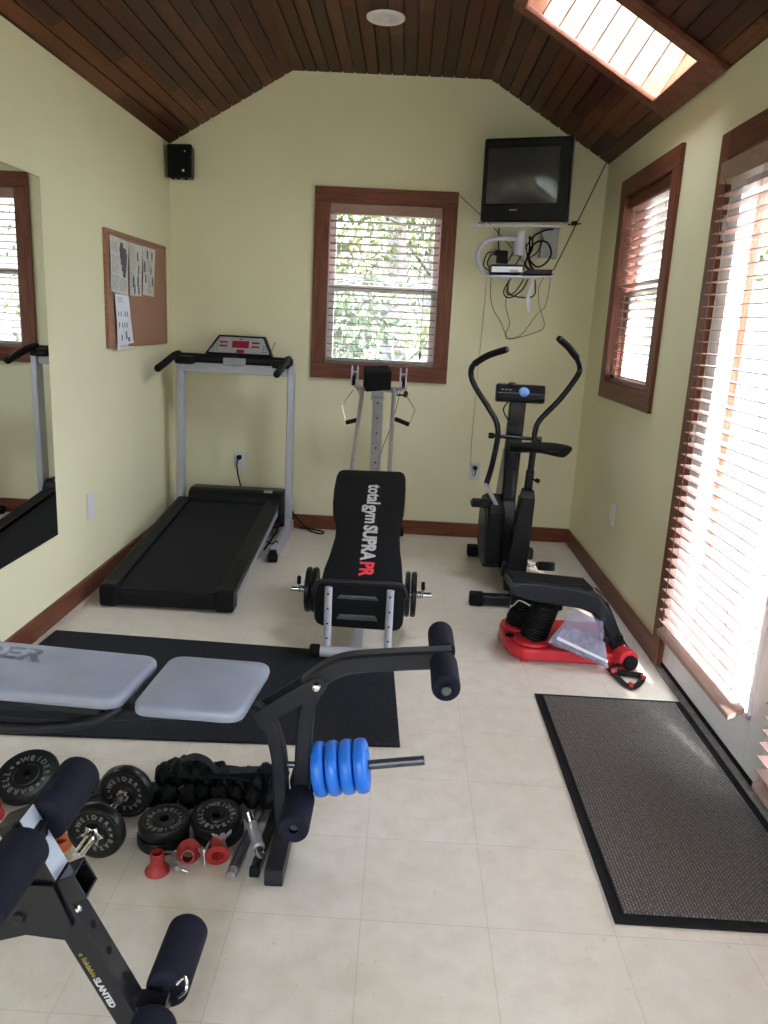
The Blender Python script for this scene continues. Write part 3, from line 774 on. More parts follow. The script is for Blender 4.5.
def collar(label, x, s, z):
    r = thing('spring_collar', label, 'bar collar', (x, 3.33, z), 'spring collars on the gym bar')
    m = MB(); P = [(x+s*(.0+.0009*i), 3.33+.0158*math.cos(i*.75), z+.0158*math.sin(i*.75)) for i in range(34)]
    m.tube(P, .0025, 6, 0); m.tube([P[-1], (x+s*.03, 3.33-.01, z+.035)], .0025, 6, 0); m.build('coil', M_CHROME, r)
    m = MB(); m.cyl((x+s*.028, 3.32, z+.028), (x+s*.026, 3.31, z+.066), .009, n=12, bev=.003); m.build('lever', M_BLKRUB, r)
collar('spring collar with black lever on the bar end toward the treadmill', -.398, -1, .198)
collar('spring collar with black lever on the bar end toward the exercise bike', .108, 1, .202)

# ---------------------------------------------------------------- upright bike
bk = thing('exercise_bike', 'black upright exercise bike with swinging arms in the corner under the television', 'exercise bike', (.64, 4.2, 0))
m = MB(); m.bar([(.632, 4.42, .30), (.642, 4.40, 1.0)], .092, .05, (1, 0, 0), 0, .008); m.build('mast', M_BLKSAT, bk)
m = MB(); m.box((.648, 4.375, 1.045), (.272, .05, .098), .010, Euler((math.radians(-14), 0, 0)).to_matrix(), 3); cn = m.build('console', M_BLKPL, bk)
m = MB(); m.box((.648, 4.355, 1.032), (.262, .05, .03), .006, Euler((math.radians(-14), 0, 0)).to_matrix()); m.lathe([(.024, 0), (.026, .006), (.02, .012), (0, .012)], (.60, 4.37, 1.088), (0, -.3, 1), 18); m.build('lower_lip', M_BLKSAT, cn)
m = MB(); m.lathe([(.030, 0), (.030, .012), (.024, .020), (.012, .024), (0, .024)], (.664, 4.352, 1.052), (0, -1, .25), 20); m.build('dial', M_BLUELED, cn)
m = MB()
for k in range(3): m.box((.545+.022*k, 4.348, 1.066), (.014, .004, .005), 0)
build_each(m, 'button', M_GREYPL, cn)
m = MB(); m.cyl((.498, 4.33, .808), (.775, 4.33, .800), .010, n=14); 
for x, z in ((.500, .808), (.770, .800)): m.cyl((x-.014, 4.33, z), (x+.014, 4.33, z), .017, n=14, bev=.004)
m.build('pivot_bar', M_BLKSAT, bk)
lv = [(.519, 4.16, 1.285), (.435, 4.22, 1.248), (.373, 4.27, 1.200), (.360, 4.30, 1.148), (.387, 4.30, 1.079), (.468, 4.30, .969), (.518, 4.30, .894), (.534, 4.30, .834), (.533, 4.30, .778), (.510, 4.25, .655), (.482, 4.20, .560)]
rv = [(.800, 4.18, 1.352), (.856, 4.22, 1.315), (.915, 4.27, 1.262), (.947, 4.30, 1.205), (.931, 4.30, 1.151), (.857, 4.30, 1.033), (.759, 4.30, .913), (.738, 4.30, .845), (.738, 4.30, .789), (.733, 4.28, .63), (.724, 4.24, .486)]
for pts in (lv, rv):
    m = MB(); m.tube(pts, .0155, 14); m.cyl(pts[0], V(pts[0])+(V(pts[0])-V(pts[1])).normalized()*.012, .0158, n=14); am = m.build('swing_arm', M_BLKSAT, bk)
    m = MB(); m.tube(pts[:3], .018, 14); m.build('grip', M_BLKRUB, am)
for pts in ([(.474, 4.2, .565), (.557, 4.19, .425)], [(.724, 4.24, .49), (.70, 4.2, .40)]):
    m = MB(); m.bar(pts, .012, .022, (0, 1, 0)); m.build('drive_link', M_GREYPL, bk)
m = MB(); m.tube([(.557, 4.18, .425), (.560, 4.18, .40), (.563, 4.18, .30), (.575, 4.19, .266), (.61, 4.2, .262)], .007, 10); m.build('crank', M_CHROME, bk)
m = MB(); m.tube([(.62, 4.2, .262), (.70, 4.2, .25), (.72, 4.2, .24), (.745, 4.2, .115), (.79, 4.2, .10)], .008, 10); m.build('crank', M_CHROME, bk)
def pedal(x, z):
    m = MB(); m.box((x, 4.2, z), (.095, .085, .024), .006, None)
    for k in (-1, 0, 1): m.box((x+k*.028, 4.2, z+.013), (.012, .08, .006), .002)
    m.bb(x-.045, x+.045, 4.165, 4.19, z+.012, z+.034, .006); m.bb(x-.045, x+.045, 4.155, 4.165, z-.012, z+.034, .004)
    m.build('pedal', M_BLKPL, bk)
pedal(.452, .444); pedal(.850, .102)
# flywheel shroud
m = MB(); m.prism([(4.12, .13), (4.12, .40), (4.20, .455), (4.36, .475), (4.52, .43), (4.60, .30), (4.58, .13), (4.45, .07), (4.22, .07)], 'x', .495, .592, .018, 3); sh = m.build('flywheel_shroud', M_BLKPL, bk)
m = MB(); m.prism([(4.20, .16), (4.20, .38), (4.36, .43), (4.50, .38), (4.54, .26), (4.48, .13)], 'x', .490, .497, .002); m.build('side_cover', M_FRAME, sh)
m = MB(); m.prism([(4.60, .08), (4.60, .42), (4.42, .74), (4.36, .74), (4.28, .46), (4.05, .16), (4.05, .07)], 'x', .585, .665, .015); m.build('body_shroud', M_BLKSAT, bk)
m = MB(); m.hexa([(.585, 3.93, .035), (.700, 3.93, .035), (.690, 4.10, .035), (.60, 4.10, .035)], [(.640, 3.985, .54), (.722, 3.985, .54), (.715, 4.08, .54), (.645, 4.08, .54)], .014, 3); m.build('seat_tube_shroud', M_BLKPL, bk)
m = MB(); m.hexa([(.642, 3.982, .53), (.720, 3.982, .53), (.713, 4.07, .53), (.648, 4.07, .53)], [(.65, 3.99, .578), (.712, 3.99, .578), (.706, 4.06, .578), (.655, 4.06, .578)], .008); m.build('shroud_cap', M_BLKSAT, bk)
m = MB(); m.cyl((.682, 4.025, .55), (.684, 3.99, .79), .017, n=16); m.cyl((.682, 4.022, .57), (.683, 4.008, .68), .022, n=16, bev=.003); m.cyl((.684, 4.01, .64), (.715, 3.98, .632), .006, n=10); m.cyl((.713, 3.985, .635), (.727, 3.972, .63), .012, n=12, bev=.003); m.build('seat_post', M_BLKSAT, bk)
# saddle
def saddle():
    m = MB(); b = m.bm; L = .30; rows = []
    ang = math.radians(58); c, s_ = math.cos(ang), math.sin(ang)
    for i in range(15):
        t = i/14; y = -L/2+L*t
        w = (.112*(1-t)**.8+.030) if t < .97 else .018
        if t < .06: w *= .8
        rows.append((y, w, .025*math.sin(PI*min(1, t*1.2))*.3+(.022 if t < .3 else .022-.03*(t-.3)*.5)))
    V0 = []
    for y, w, h in rows:
        r = []
        for k in range(16):
            a = 2*PI*k/16; x = w*math.cos(a); z = (.026 if math.sin(a) > 0 else .034)*math.sin(a)*(1-.25*abs(math.cos(a)))+h
            if abs(math.cos(a)) < .5 and math.sin(a) > 0: z -= .006
            r.append(b.verts.new((.700+x*c-y*s_, 3.985+x*s_+y*c, .785+z)))
        V0.append(r)
    for A, B in zip(V0, V0[1:]):
        for k in range(16): b.faces.new((A[k], A[(k+1) % 16], B[(k+1) % 16], B[k]))
    b.faces.new(V0[0]); b.faces.new(V0[-1]); bmesh.ops.recalc_face_normals(b, faces=b.faces)
    return m
saddle().build('saddle', M_LEATHER, bk, ang=70)
m = MB(); m.bar([(.41, 3.80, .034), (.86, 3.80, .034)], .06, .05, (0, 1, 0), 0, .008); m.bar([(.47, 4.68, .034), (.84, 4.68, .034)], .06, .05, (0, 1, 0), 0, .008); m.bar([(.640, 3.80, .045), (.635, 4.68, .055)], .05, .05, (1, 0, 0)); m.build('base_frame', M_BLKSAT, bk)
m = MB()
for x in (.432, .838): m.bb(x-.035, x+.035, 3.764, 3.836, .003, .064, .008)
for x in (.485, .825): m.bb(x-.035, x+.035, 4.644, 4.716, .003, .070, .010)
build_each(m, 'foot_cap', M_BLKRUB, bk)
m = MB(); m.tube([(.585, 4.36, 1.0), (.560, 4.35, .96), (.575, 4.36, .92), (.60, 4.38, .89)], .004, 8); m.tube([(.60, 4.30, .72), (.585, 4.25, .5), (.60, 4.2, .3)], .006, 8); m.build('sensor_cable', M_BLKRUB, bk)

# ---------------------------------------------------------------- red based leg exerciser
rm = thing('bellows_exerciser', 'red and black bellows exerciser on the floor in front of the exercise bike', 'exercise machine', (.75, 3.3, 0))
ro = [(.500, 3.28), (.512, 3.20), (.535, 3.145), (.575, 3.112), (.64, 3.108), (1.00, 3.105), (1.03, 3.14), (1.03, 3.44), (1.0, 3.48), (.62, 3.50), (.56, 3.495), (.52, 3.46), (.503, 3.40)]
m = MB(); m.prism(ro, 'z', .008, .062, .014, 3)
m.lathe([(.085, 0), (.082, .012), (.070, .018), (0, .018)], (.628, 3.215, .06), (0, 0, 1), 30); m.lathe([(.085, 0), (.082, .012), (.070, .018), (0, .018)], (.600, 3.375, .06), (0, 0, 1), 30)
m.bb(.57, .60, 3.115, 3.13, .0, .012); m.bb(.95, .98, 3.115, 3.13, .0, .012); m.bb(.57, .60, 3.46, 3.48, .0, .012); m.bb(.95, .98, 3.46, 3.48, .0, .012)
m.build('base', M_RED, rm)
m = MB(); m.lathe([(.022, 0), (.022, .004), (.018, .006), (0, .006)], (.533, 3.255, .060), (0, 0, 1), 20); m.build('plug', M_BLKPL, rm)
for x, y, lean in ((.628, 3.215, .045), (.585, 3.365, .02)):
    prof = [(0, 0)]; n = 13; h = .165
    for k in range(n): prof += [(.052, h*k/n), (.0605, h*(k+.25)/n), (.0605, h*(k+.6)/n), (.052, h*(k+.85)/n)]
    prof += [(.052, h), (0, h)]
    m = MB(); m.lathe(prof, (x, y, .074), (lean, 0, .165), 36); m.build('bellows', M_BLKPL, rm, ang=60)
# moulded top board: profile along x, width along y
m = MB()
top = [(.498, .318), (.515, .338), (.60, .342), (.80, .330), (.885, .305), (.95, .225), (1.005, .115), (1.03, .05), (.985, .03), (.955, .085), (.915, .165), (.865, .222), (.80, .243), (.60, .262), (.52, .285)]
def inset(y): return top
m.hexa([(x, 3.150, z) for x, z in top], [(x, 3.375, z-.018) for x, z in top], .012, 3); tb = m.build('top_board', M_FRAME, rm)
m = MB(); m.hexa([(.508, 3.185, .334), (.868, 3.185, .316), (.868, 3.378, .300), (.508, 3.378, .316)], [(.515, 3.195, .350), (.858, 3.195, .331), (.858, 3.368, .315), (.515, 3.368, .332)], .008); m.build('seat_pad', M_BLKRUB, tb)
m = MB(); m.tube([(.876, 3.185, .315), (.91, 3.20, .285), (.935, 3.24, .255)], .0025, 6); m.tube([(.885, 3.165, .312), (.92, 3.175, .272)], .0025, 6); m.build('clip', M_STEEL, tb)
m = MB(); m.lathe([(0, -.038), (.038, -.038), (.046, -.030), (.049, 0), (.046, .030), (.038, .038), (0, .038)], (1.005, 3.10, .050), (.25, -1, 0), 30); wh = m.build('roller', M_RED, rm)
m = MB(); m.lathe([(.032, -.006), (.032, .010), (.026, .016), (0, .016)], (1.017, 3.060, .048), (.25, -1, 0), 24); m.build('hub', M_BLKRUB, wh)
m = MB(); m.bar([(.985, 3.37, .12), (.985, 3.14, .12)], .03, .03, (1, 0, 0)); m.cyl((.915, 3.16, .13), (.915, 3.09, .13), .014, n=12, bev=.003); m.build('hinge_rod', M_BLKPL, rm)
m = MB(); m.tube([(.512, 3.19, .225), (.523, 3.17, .235), (.545, 3.16, .262), (.59, 3.15, .245)], .003, 6); m.tube([(.505, 3.20, .19), (.510, 3.185, .215), (.523, 3.17, .235)], .003, 6); m.build('wire', M_STEEL, rm)
m = MB(); m.tube([(.93, 3.37, .255), (.975, 3.375, .20), (1.02, 3.37, .12), (1.06, 3.33, .04), (1.085, 3.26, .012), (1.08, 3.20, .012)], .005, 8); m.tube([(.92, 3.375, .265), (.97, 3.385, .215), (1.02, 3.385, .13), (1.05, 3.36, .06)], .0035, 8); m.build('elastic_cord', M_BLKRUB, rm)
# stirrup handle
hr = thing('stirrup_handle', 'black stirrup pull handle lying on the floor beside the red roller', 'pull handle', (1.0, 3.0, 0))
m = MB(); P = [(.930, 3.060, .016), (.945, 3.0, .014), (.968, 2.905, .013), (.992, 2.900, .013), (1.035, 2.955, .013), (1.062, 3.012, .013)]
m.bar(P, .006, .026, (0, 0, 1), 3, .002); m.bar([(.930, 3.060, .016), (.965, 3.052, .04), (.985, 3.05, .04)], .006, .024, (0, 0, 1), 0, .002); m.build('strap', M_BLKRUB, hr)
m = MB(); m.cyl((.958, 3.025, .016), (1.060, 3.010, .016), .012, n=16, bev=.003); m.build('grip', M_BLKRUB, hr)
m = MB()
for p in ((.938, 3.028, .017), (.980, 2.905, .015), (1.050, 2.985, .015)): m.box(p, (.016, .022, .030), .004)
build_each(m, 'buckle', M_REDD, hr)
# plastic bag with booklet leaning on the machine
pb = thing('plastic_bag', 'clear plastic bag of papers tucked under the bellows exerciser', 'plastic bag', (.83, 3.12, .07))
M_BAG = None
mm_, t_, b_ = nt('clear_plastic_film')
b_.inputs['Base Color'].default_value = (.40, .39, .56, 1); b_.inputs['Roughness'].default_value = .14; b_.inputs['Alpha'].default_value = .40
bump(t_, b_, noise(t_, 30, 4), 1.0, .04)
bo, bx_, by_ = V((.664, 3.080, .112)), V((.262, -.03, -.092)), V((.06, .070, .150))
def BP(u, v, h): 
    n = bx_.cross(by_).normalized(); return bo+bx_*u+by_*v+n*h
b2 = bmesh.new(); g = 14; lay = []
for sgn in (-1, 1):
    rows = []
    for j in range(g+1):
        v = j/g; row = []
        for i in range(g+1):
            u = i/g; uu = u*(1-.55*v)+.22*v if v > 0 else u
            puff = (math.sin(PI*u)*math.sin(PI*min(1, v*.95+.03)))**.6*.022 if 0 < i < g and 0 < j < g else 0
            row.append(b2.verts.new(BP(uu, v, sgn*(puff*(1+.5*math.sin(9*u+5*v))+.0006))))
        rows.append(row)
    lay.append(rows)
    for A, B in zip(rows, rows[1:]):
        for i in range(g): b2.faces.new((A[i], A[i+1], B[i+1], B[i]))
bmesh.ops.recalc_face_normals(b2, faces=b2.faces)
m = MB(); m.add(b2); m.build('film', mm_, pb, ang=180)
m = MB(); m.hexa([BP(.03, .05, -.002), BP(.97, .05, -.002), BP(.80, .55, -.002), BP(.22, .60, -.002)], [BP(.03, .05, .002), BP(.97, .05, .002), BP(.80, .55, .002), BP(.22, .60, .002)]); m.build('booklet', flat('lavender_printed_cover', (.27, .26, .36), .5, var=.35, scale=40), pb)
m = MB(); m.hexa([BP(.10, .135, .022), BP(.93, .105, .022), BP(.93, .165, .024), BP(.10, .205, .024)], [BP(.10, .135, .026), BP(.93, .105, .026), BP(.93, .165, .028), BP(.10, .205, .028)]); m.build('white_strip', M_WHITEPL, pb)

# ---------------------------------------------------------------- weight bench
BY = 1.84
be = thing('weight_bench', 'dark framed weight bench with blue grey pads standing across the rubber mat', 'weight bench', (-.75, BY, 0))
def pad(name, pts, z0, z1, th):
    """pts: plan outline, top height runs z0..z1 with x"""
    xs = [p[0] for p in pts]; a, b = min(xs), max(xs)
    zt = lambda x: z1+(z0-z1)*(x-a)/(b-a)
    b2 = bmesh.new(); cx = sum(xs)/len(xs); cy_ = sum(p[1] for p in pts)/len(pts)
    prof = [(.93, -th), (.985, -th*.86), (1.0, -th*.55), (.992, -th*.25), (.965, -th*.08), (.90, 0), (.6, .006), (.3, .009)]
    rings = [[b2.verts.new((cx+(x-cx)*(1-(1-k)*min(1, .32/(b-a))) if k > .85 else cx+(x-cx)*k, cy_+(y-cy_)*k, zt(x)+h)) for x, y in pts] for k, h in prof]
    n = len(pts)
    for A, B in zip(rings, rings[1:]):
        for i in range(n): b2.faces.new((A[i], A[(i+1) % n], B[(i+1) % n], B[i]))
    b2.faces.new(rings[0][::-1]); b2.faces.new(rings[-1]); bmesh.ops.recalc_face_normals(b2, faces=b2.faces)
    m = MB(); m.add(b2); return m.build(name, M_PAD, be, ang=70)
def rounded(c, r, k=5):
    out = []; n = len(c)
    for i in range(n):
        p, a, b = V(c[i]).to_2d(), V(c[i-1]).to_2d(), V(c[(i+1) % n]).to_2d()
        q0 = p+(a-p).normalized()*r; q1 = p+(b-p).normalized()*r
        for j in range(k+1):
            t = j/k; w = (1-t)**2*q0+2*t*(1-t)*p+t*t*q1; out.append((w.x, w.y))
    return out
def edge_fill(pts, step=.05):
    out = []
    for i, p in enumerate(pts):
        q = pts[(i+1) % len(pts)]; d = math.hypot(q[0]-p[0], q[1]-p[1]); n = max(1, int(d/step))
        for j in range(n): out.append((p[0]+(q[0]-p[0])*j/n, p[1]+(q[1]-p[1])*j/n))
    return out
pad('seat_pad', edge_fill(rounded([(-.627, 1.708), (-.352, 1.702), (-.325, 2.008), (-.612, 2.014)], .045)), .450, .453, .034)
bp = pad('back_pad', edge_fill(rounded([(-1.45, 1.745), (-.662, 1.735), (-.640, 2.005), (-1.45, 2.035)], .045)), .450, .470, .036)
b = text_bm('WEIDER', .105, .004, .0004, 'RIGHT'); mm = MB(); mm.add(b, basis((-.940, 1.930, .4655), (1, .0, -.0247), (-.25, 1, -.06)))
pl_ = mm.build('lettering', M_PADPRINT, bp, smooth=False)
from mathutils.bvhtree import BVHTree
tree_ = BVHTree.FromPolygons([v.co for v in bp.data.vertices], [tuple(p.vertices) for p in bp.data.polygons])
for v in pl_.data.vertices:                      # the print lies on the curved vinyl
    hit = tree_.ray_cast(V((v.co.x, v.co.y, v.co.z+.2)), V((0, 0, -1)))[0]
    if hit is not None: v.co.z = hit.z+.0007
m = MB(); m.bar([(-1.42, BY, .352), (-.80, BY, .355), (-.42, BY, .388), (-.35, BY, .392), (-.322, BY, .375), (-.296, BY, .335), (-.277, BY, .26), (-.270, BY, .16), (-.262, BY, .045)], .046, .038, (0, 1, 0), 4, .006)
m.build('main_tube', M_FRAME, be)
m = MB(); m.tube([(-1.42, 1.80, .40), (-1.2, 1.78, .355), (-.95, 1.77, .335), (-.75, 1.78, .36), (-.68, 1.80, .40)], .014, 10); m.build('adjuster_arm', M_FRAME, be)
m = MB()
for x0, x1 in ((-.60, -.36), (-1.4, -.72)): m.bb(x0, x1, 1.75, 1.93, .396, .418, .004)
build_each(m, 'pad_bracket', M_FRAME, be)
m = MB(); m.bb(-.283, -.236, 1.662, 2.018, .0, .047, .004); m.build('front_foot', M_FRAME, be)
m = MB(); m.cyl((-.259, 1.795, .047), (-.259, 1.795, .056), .010, n=8); m.lathe([(.012, 0), (.009, .006), (0, .008)], (-.181, BY-.038, .482), (0, -1, 0), 16); build_each(m, 'bolt', M_CHROME, be)
m = MB(); m.bar([(-1.37, BY, .35), (-1.39, BY, .04)], .046, .046, (0, 1, 0)); m.bb(-1.41, -1.365, 1.60, 2.08, 0, .046, .004); m.build('rear_leg', M_FRAME, be)
m = MB()
for y0, y1 in ((BY-.034, BY-.027), (BY+.027, BY+.034)): m.prism([(-.338, .372), (-.318, .362), (-.166, .460), (-.154, .482), (-.165, .503), (-.188, .504), (-.338, .398)], 'y', y0, y1, .002)
m.bb(-.33, -.30, BY-.03, BY+.03, .366, .392); m.build('pivot_bracket', M_FRAME, be)
m = MB(); m.bar([(-.205, BY, .470), (-.180, BY, .492), (-.150, BY, .516), (-.108, BY, .535), (-.05, BY, .546), (.03, BY, .556), (.160, BY, .570)], .046, .050, (0, 1, 0), 4, .006)
ua = m.build('upper_lever', M_FRAME, be)
m = MB(); m.bar([(-.176, BY, .486), (-.196, BY, .440), (-.208, BY, .385), (-.212, BY, .310), (-.213, BY, .22), (-.216, BY, .125)], .046, .042, (0, 1, 0), 4, .006)
la = m.build('lower_lever', M_FRAME, be)
def roller(parent, x, z, y0, y1, r, mat=M_FOAM, slit=False, dx=0, dz_=0, nm='foam_roller'):
    m = MB(); d = V((dx, 1, dz_)).normalized(); L = y1-y0
    p = V((x, y0, z)); q = p+d*L; s = 1
    m.lathe([(.011, .004), (r*.55, 0), (r*.90, .001), (r*.98, .006), (r, .014), (r, L-.014), (r*.98, L-.006), (r*.90, L-.001), (r*.55, L), (.011, L-.004)], p, d, 32)
    return m.build(nm, mat, parent, ang=60)
for y0, y1 in ((1.665, 1.812), (1.868, 2.012)): roller(be, .137, .566, y0, y1, .0345)
m = MB(); m.cyl((.137, 1.652, .566), (.137, 2.02, .566), .0115, n=14, bev=.002); m.build('roller_axle', M_DKSTEEL, ua)
for y0, y1 in ((1.672, 1.812), (1.868, 2.012)): roller(be, -.214, .158, y0, y1, .039)
m = MB(); m.cyl((-.214, 1.685, .158), (-.214, 2.0, .158), .0115, n=14, bev=.002); m.build('roller_axle', M_DKSTEEL, la)
m = MB(); m.cyl((-.222, BY, .218), (.108, BY, .272), .0125, n=18, bev=.002); m.cyl((-.272, BY, .235), (-.20, BY, .235), .009, n=12); m.build('weight_peg', M_DKSTEEL, la)
pd = V((.330, 0, .054)).normalized()
prot = pd.to_track_quat('Z', 'Y').to_euler()
labs = ['first blue plate on the peg, touching the bench lever', 'second blue plate on the peg, counted from the bench lever', 'third blue plate on the peg, counted from the bench lever', 'outermost blue plate on the peg, with its face to the bare rod']
bp0 = None
for i in range(4):
    p = V((-.222, BY, .218))+pd*(.056+.0372*i)
    if i == 0:
        bp0 = local_thing('weight_plate', labs[0], 'weight plate', p, 'blue plates on the bench peg', prot)
        m = MB(); R, t = .0715, .035
        m.lathe([(.014, -t/2), (R*.5, -t*.44), (R*.8, -t/2), (R*.95, -t*.40), (R, -t*.15), (R, t*.15), (R*.95, t*.40), (R*.8, t/2), (R*.72, t*.42), (R*.40, t*.42), (R*.36, t/2), (.014, t/2), (.014, -t/2)], (0, 0, 0), (0, 0, 1), 40)
        m.build('disc', M_BLUE, bp0, ang=50)
        m = MB()
        for k, ch in enumerate('WEIDER  5 LB  '):
            a = PI/2-2*PI*k/14
            if ch != ' ': m.add(text_bm(ch, .013, .0003, .0004), Matrix.Translation((.0375*math.cos(a), .0375*math.sin(a), t*.42+.0006)) @ Matrix.Rotation(a-PI/2, 4, 'Z'))
        m.build('lettering', M_BLUE, bp0, smooth=False)
    else: dup(bp0, p, prot, labs[i])

# ---------------------------------------------------------------- second bench end close to the viewer
s2 = thing('slant_bench', 'black slant bench upright with four foam rollers in the near corner of the room', 'slant bench', (-.75, 1.2, 0))
U0, U1 = V((-.655, 1.2, .498)), V((-.436, 1.2, .055)); ud = (U1-U0).normalized(); un = V((-ud.z, 0, ud.x)); un = un if un.x > 0 else -un
m = MB(); m.bar([U0, U1], .050, .050, (0, 1, 0), 0, .004); up = m.build('upright', M_BLKSAT, s2)
m = MB()
for k in range(3): 
    p = U0+ud*(.255+.062*k)+un*.0252; m.cyl(p-un*.001, p+un*.0006, .0075, n=16)
    m.cyl(p+V((0, -.049, 0)), p+V((0, -.0505, 0)), .001, n=6)
build_each(m, 'adjuster_hole', M_LEATHER, up)
m = MB(); m.box(U0+ud*.066+un*.0258, (.130, .050, .0016), .0004, Matrix((ud, V((0, 1, 0)), ud.cross(V((0, 1, 0))))).transposed()); m.build('bare_face', flat('steel_door_reflection', (.46, .52, .62), .30, metal=.5, var=.03), up)  # bare steel, with the pale reflection of the door put into its colour
def utext(body, start, size, mat, fat):
    b = text_bm(body, size, fat, .0004, 'LEFT'); mm = MB(); w = text_width(b)[1]
    mm.add(b, basis(U0+ud*start+V((0, -.0258, 0))-un*.008, ud, un)); mm.build('lettering', mat, up, smooth=False); return start+w
e = utext('e foldable', .285, .0145, M_GOLD, .0002)
utext('SLANTED', e+.003, .0165, M_LETTER, .0009)
sc = U0+ud*.160
m = MB()
tp = .0045; w = .052; d0, d1 = .018, .060
for a, b_ in ((-1, 0), (1, 0), (0, -1), (0, 1)):
    c = sc+un*(d0+d1)/2+ud*(a*(w/2-tp/2))+V((0, b_*(w/2-tp/2), 0))
    sz = (tp if a else w, tp if b_ else w, d1-d0)
    R3 = Matrix((ud, V((0, 1, 0)), un)).transposed()
    if R3.determinant() < 0: R3 = Matrix((ud, V((0, -1, 0)), un)).transposed()
    m.box(c, sz, .001, R3)
m.build('socket', M_BLKSAT, up)
m = MB()
for s in (-1, 1):
    p = sc+ud*.045+un*.026+V((0, s*.016, 0)); m.lathe([(.007, 0), (.006, .005), (0, .007)], p, un, 10)
build_each(m, 'bolt', M_CHROME, up)
m = MB()
for y0, y1 in ((1.166, 1.172), (1.228, 1.234)): m.prism([(-.612, .385), (-.575, .385), (-.545, .300), (-.560, .272), (-.63, .278), (-.70, .255), (-.80, .225), (-.80, .30), (-.70, .355)], 'y', y0, y1, .002)
build_each(m, 'gusset', M_BLKSAT, s2)
m = MB(); m.lathe([(.013, 0), (.011, .007), (0, .010)], (-.640, 1.166, .315), (0, -1, 0), 16); m.build('pivot_bolt', M_BLKSAT, s2)
m = MB(); m.bar([(-.66, 1.2, .30), (-1.25, 1.2, .24)], .05, .05, (0, 1, 0)); m.bar([(-1.0, 1.2, .25), (-1.02, 1.2, .02)], .05, .05, (0, 1, 0)); m.bb(-1.045, -.995, .95, 1.45, 0, .045, .004); m.build('main_frame', M_BLKSAT, s2)
AX = [V((-.617, 1.2, .465)), V((-.397, 1.2, .106))]
for a in AX:
    for y0, y1 in ((1.005, 1.168), (1.232, 1.395)): roller(s2, a.x, a.z, y0, y1, .0425)
    m = MB(); m.cyl((a.x, .99, a.z), (a.x, 1.41, a.z), .012, n=14); m.build('roller_axle', M_CHROME, up)
    m = MB(); m.bb(a.x-.045, a.x+.014, 1.178, 1.222, a.z-.016, a.z+.016, .004); m.build('axle_bracket', M_BLKSAT, up)
m = MB(); m.tube([(AX[1].x+.02, 1.231, AX[1].z+.02), (AX[1].x+.034, 1.24, AX[1].z+.028), (AX[1].x+.04, 1.229, AX[1].z+.012), (AX[1].x+.025, 1.226, AX[1].z-.004)], .004, 8); m.build('clip', M_CHROME, up)

# ---------------------------------------------------------------- dumbbell and loose plates
db = local_thing('dumbbell', 'short chrome dumbbell with two lettered black plates on the floor', 'dumbbell', (-.730, 1.755, .0775), None, (PI/2, 0, math.radians(-5)))
# local -z points toward the viewer after rotation; build along local z
def dplate(z, flip):
    R, t = .077, .032
    prof = [(.013, -t/2), (R*.36, -t/2), (R*.40, -t*.38), (R*.80, -t*.38), (R*.86, -t/2), (R*.95, -t*.46), (R, -t*.22), (R, t*.22), (R*.95, t*.46), (R*.86, t/2), (R*.80, t*.38), (R*.40, t*.38), (R*.36, t/2), (.013, t/2), (.013, -t/2)]
    m = MB(); m.lathe(prof, (0, 0, z), (0, 0, 1), 40); p = m.build('plate', M_IRON, db)
    m = MB(); n = 16
    for i, ch in enumerate('WEIDER##BARBELL#'):
        a = PI/2+1.15-2*PI*i/n
        if ch == '#':
            bb_ = bmesh.new(); bmesh.ops.create_grid(bb_, x_segments=1, y_segments=1, size=.0042)
        else: bb_ = text_bm(ch, .0185, .0006, .0005)
        m.add(bb_, Matrix.Translation((.045*math.cos(a), .045*math.sin(a), z+t*.38+.0006)) @ Matrix.Rotation(a-PI/2, 4, 'Z'))
    m.build('lettering', M_LETPLATE, p, smooth=False)
dplate(.02, 0); dplate(-.155, 0)
m = MB(); m.cyl((0, 0, -.235), (0, 0, .125), .0125, n=20, bev=.002)
for k in range(14): m.lathe([(.0125, 0), (.0135, .0012), (.0125, .0024)], (0, 0, .06+.0045*k), (0, 0, 1), 18)
m.build('handle', M_CHROME, db)
for z, s in ((.037, 1), (-.172, -1)):
    m = MB(); pts = []
    for k in range(12):
        a = 2*PI*k/12; r = .031 if k % 2 == 0 else .020; pts.append((r*math.cos(a), r*math.sin(a)))
    m.hexa([(x, y, min(z, z+s*.011)) for x, y in pts], [(x, y, max(z, z+s*.011)) for x, y in pts], .0015); m.lathe([(.013, 0), (.018, .001), (.018, .012), (.014, .020), (.013, .020)], (0, 0, z+s*.010), (0, 0, s), 18)
    m.build('star_nut', M_CHROME, db)
m = MB(); m.lathe([(.0125, 0), (.018, .001), (.018, .008), (.0125, .009)], (0, 0, -.139), (0, 0, 1), 18); m.build('inner_ring', M_CHROME, db)

GP_ = 'loose black plates on the floor'
p0 = new_plate('bottom black plate of the pair lying behind the red cone farthest from the bench foot', (-.583, 1.812, .0165), (0, 0, .3), .069, .032, GP_, tsize=.2)
p1_ = dup(p0, (-.580, 1.815, .0505), (math.radians(1), math.radians(1.5), -2.0), 'top lettered black plate of the pair nearest the dumbbell')
p2_ = new_plate('bottom black plate of the stack beside the chrome knurled bar', (-.441, 1.852, .0165), (0, 0, 1.3), .068, .032, GP_)
p3_ = new_plate('topmost lettered black plate of the stack beside the chrome knurled bar', (-.446, 1.846, .0525), (math.radians(6), math.radians(-2), .5), .069, .032, GP_)
p4_ = new_plate('large black plate tilted up at the picture edge, behind the foam rollers', (-1.035, 1.985, .052), (math.radians(20), math.radians(-12), .4), .090, .028, GP_, hole=.016)
p5_ = new_plate('small black plate lying flat behind the dumbbell', (-.838, 1.955, .0185), (0, 0, .2), .066, .036, GP_, text=None)
